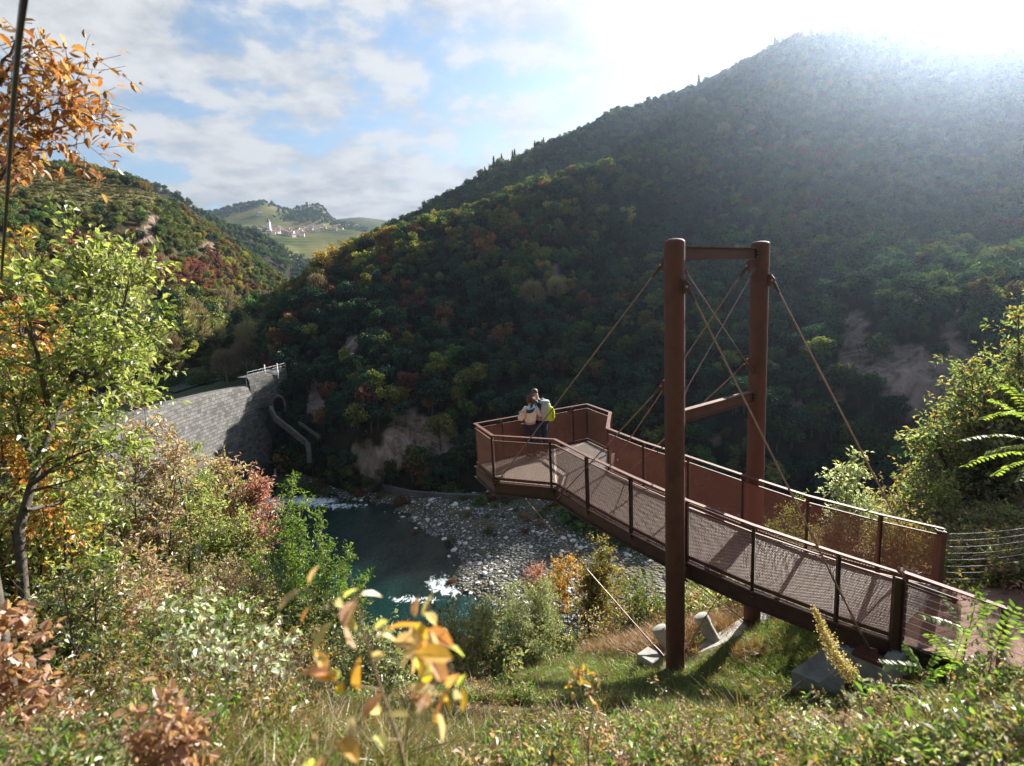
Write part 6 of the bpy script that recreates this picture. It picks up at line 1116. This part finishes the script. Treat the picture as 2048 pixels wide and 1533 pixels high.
def shelf(x, y, z, rg): n_ = fbm(np.stack([x, y, x*0], 1), .5, 12, 3); d = np.hypot((x-3.2)/3.9, (y-8.4)/3.2); return (d+n_*.9 < 1.5)
def low_ok(x, y, z, h=.34):
    q = proj(np.stack([x, y, z+h], 1)); lim = np.interp(q[:, 0], [-400, 0, 500, 700, 900, 1000, 1550, 1700, 1800, 1900, 2048, 2400], [1250, 1270, 1290, 1320, 1400, 1425, 1425, 1445, 1430, 1370, 1290, 1200]); return (q[:, 1] > lim) | (np.hypot(x, y) > 6.4)
def notshelf(x, y, z, rg): return (~shelf(x, y, z, rg) | (rg.random(len(x)) < .12)) & low_ok(x, y, z, .2)
sc_stuff('green_grass', 'short bright green grass on the shelf under the bridge', 14000, 4.6, 14, -14, 45, GG, [0, 1, 2, 0, 1, 3], .6, 1.25, shelf, 31, 1.0)
def redz(x, y, z, rg): q = proj(np.stack([x, y, z], 1)); n_ = fbm(np.stack([x, y, x*0], 1), .8, 14, 3); return (q[:, 0] > 1170) & (q[:, 0] < 1520) & (q[:, 1] < 1318) & (n_ > .38)
sc_stuff('red_dry_grass', 'reddish dry grass on the bank behind the concrete footing', 2600, 9.6, 14.5, 4, 26, GG, [5, 6, 5, 4], .7, 1.3, redz, 32, 1.0)
sc_stuff('dry_grass', 'straw coloured dry grass over the near slope', 9500, 2.2, 15, -46, 50, GG, [3, 4, 0, 0, 4, 1], .6, 1.3, notshelf, 33, 1.1)
def lush(x, y, z, rg): n_ = fbm(np.stack([x, y, x*0], 1), .6, 15, 3); return (~shelf(x, y, z, rg) | (np.hypot(x, y) < 6.0)) & (n_ > .46) & low_ok(x, y, z)
sc_stuff('ground_weeds', 'low leafy weeds covering the near slope', 6500, 2.3, 13, -50, 52, WEEDS, [0, 1, 5, 0, 2, 4, 5, 7, 3, 6, 0], .35, .95, lush, 34, 1.25)
def rightc(x, y, z, rg): n_ = fbm(np.stack([x, y, x*0], 1), .9, 16, 3); q = proj(np.stack([x, y, z], 1)); return (n_ > .40) & low_ok(x, y, z, .52) & ((q[:, 1] > 1395-(q[:, 0]-1700)*.45) | (q[:, 0] > 2300))
sc_stuff('right_undergrowth', 'dense green and brown undergrowth at the lower right', 2600, 2.4, 8.5, 14, 52, WEEDS, [0, 1, 2, 2, 4, 6, 0, 5], .6, 1.3, rightc, 35, 1.0)
def far_r(x, y, z, rg): return rg.random(len(x)) < .9
sc_stuff('path_side_growth', 'mixed orange and green growth beside the path beyond the bridge end', 1500, 11.5, 19, 36, 52, WEEDS+GG, [1, 3, 4, 6, 7, 8, 11, 12, 2], .9, 2.2, far_r, 36, 1.0)
sc_stuff('slope_brush', 'tangled brush on the falling slope below the camera', 2600, 9, 30, -48, 40, WEEDS, [1, 4, 6, 3, 7, 2], 1.6, 3.4, lambda x, y, z, rg: ~shelf(x, y, z, rg) & ~((x > -.5) & (y < 12)), 37, 1.0)
rg = np.random.default_rng(40); x, y, z = region(9000, 1.8, 11, -50, 52, rg, 1.2); ok = keep(x, y) & (~shelf(x, y, z, rg) | (rg.random(len(x)) < .1)); x, y, z = x[ok], y[ok], z[ok]; m = len(x); L = rg.uniform(.03, .07, m)
ll = leaves_mesh('leaf_litter', np.stack([x, y, z+rg.uniform(.0, .05, m)], 1), np.stack([rg.normal(0, 1, m), rg.normal(0, 1, m), rg.normal(0, .25, m)], 1), np.stack([rg.normal(0, .4, m), rg.normal(0, .4, m), np.ones(m)], 1), L, L*.6)
tag(obj('leaf_litter', ll, LM['brown']), 'fallen brown leaves lying over the near slope', 'leaf litter', kind='stuff')
# dry arching tufts in the foreground
for i, (x, r_, s, lab) in enumerate(((1500, 3.6, 1.0, 'arching straw tuft at the bottom right of the shaded bank'), (1010, 3.3, .9, 'straw tuft bending over the dark bank in the lower middle'), (640, 3.0, .9, 'straw tuft at the bottom between bare stems and sapling'), (1330, 3.0, .8, 'small straw tuft left of the arching one'))):
    me = grass_mesh('tuft', np.random.default_rng(70+i), 90, .55*s, .08, DM, .75, .003); o = obj('straw_tuft', me); b = gp_(x, r_); o.location = b; tag(o, lab, 'grass tuft')
# ================================================================= HAZE
hz = MB().box((0, 900, 139), (5600, 5600, 420))
m_, t_, o_ = newmat('haze'); pv = nd(t_, 'ShaderNodeVolumePrincipled'); pv.inputs['Color'].default_value = (.44, .56, .76, 1); pv.inputs['Density'].default_value = .00024; pv.inputs['Anisotropy'].default_value = .84
lk(t_, pv.outputs[0], o_.inputs['Volume']); tag(hz.build('haze', m_), kind='stuff')
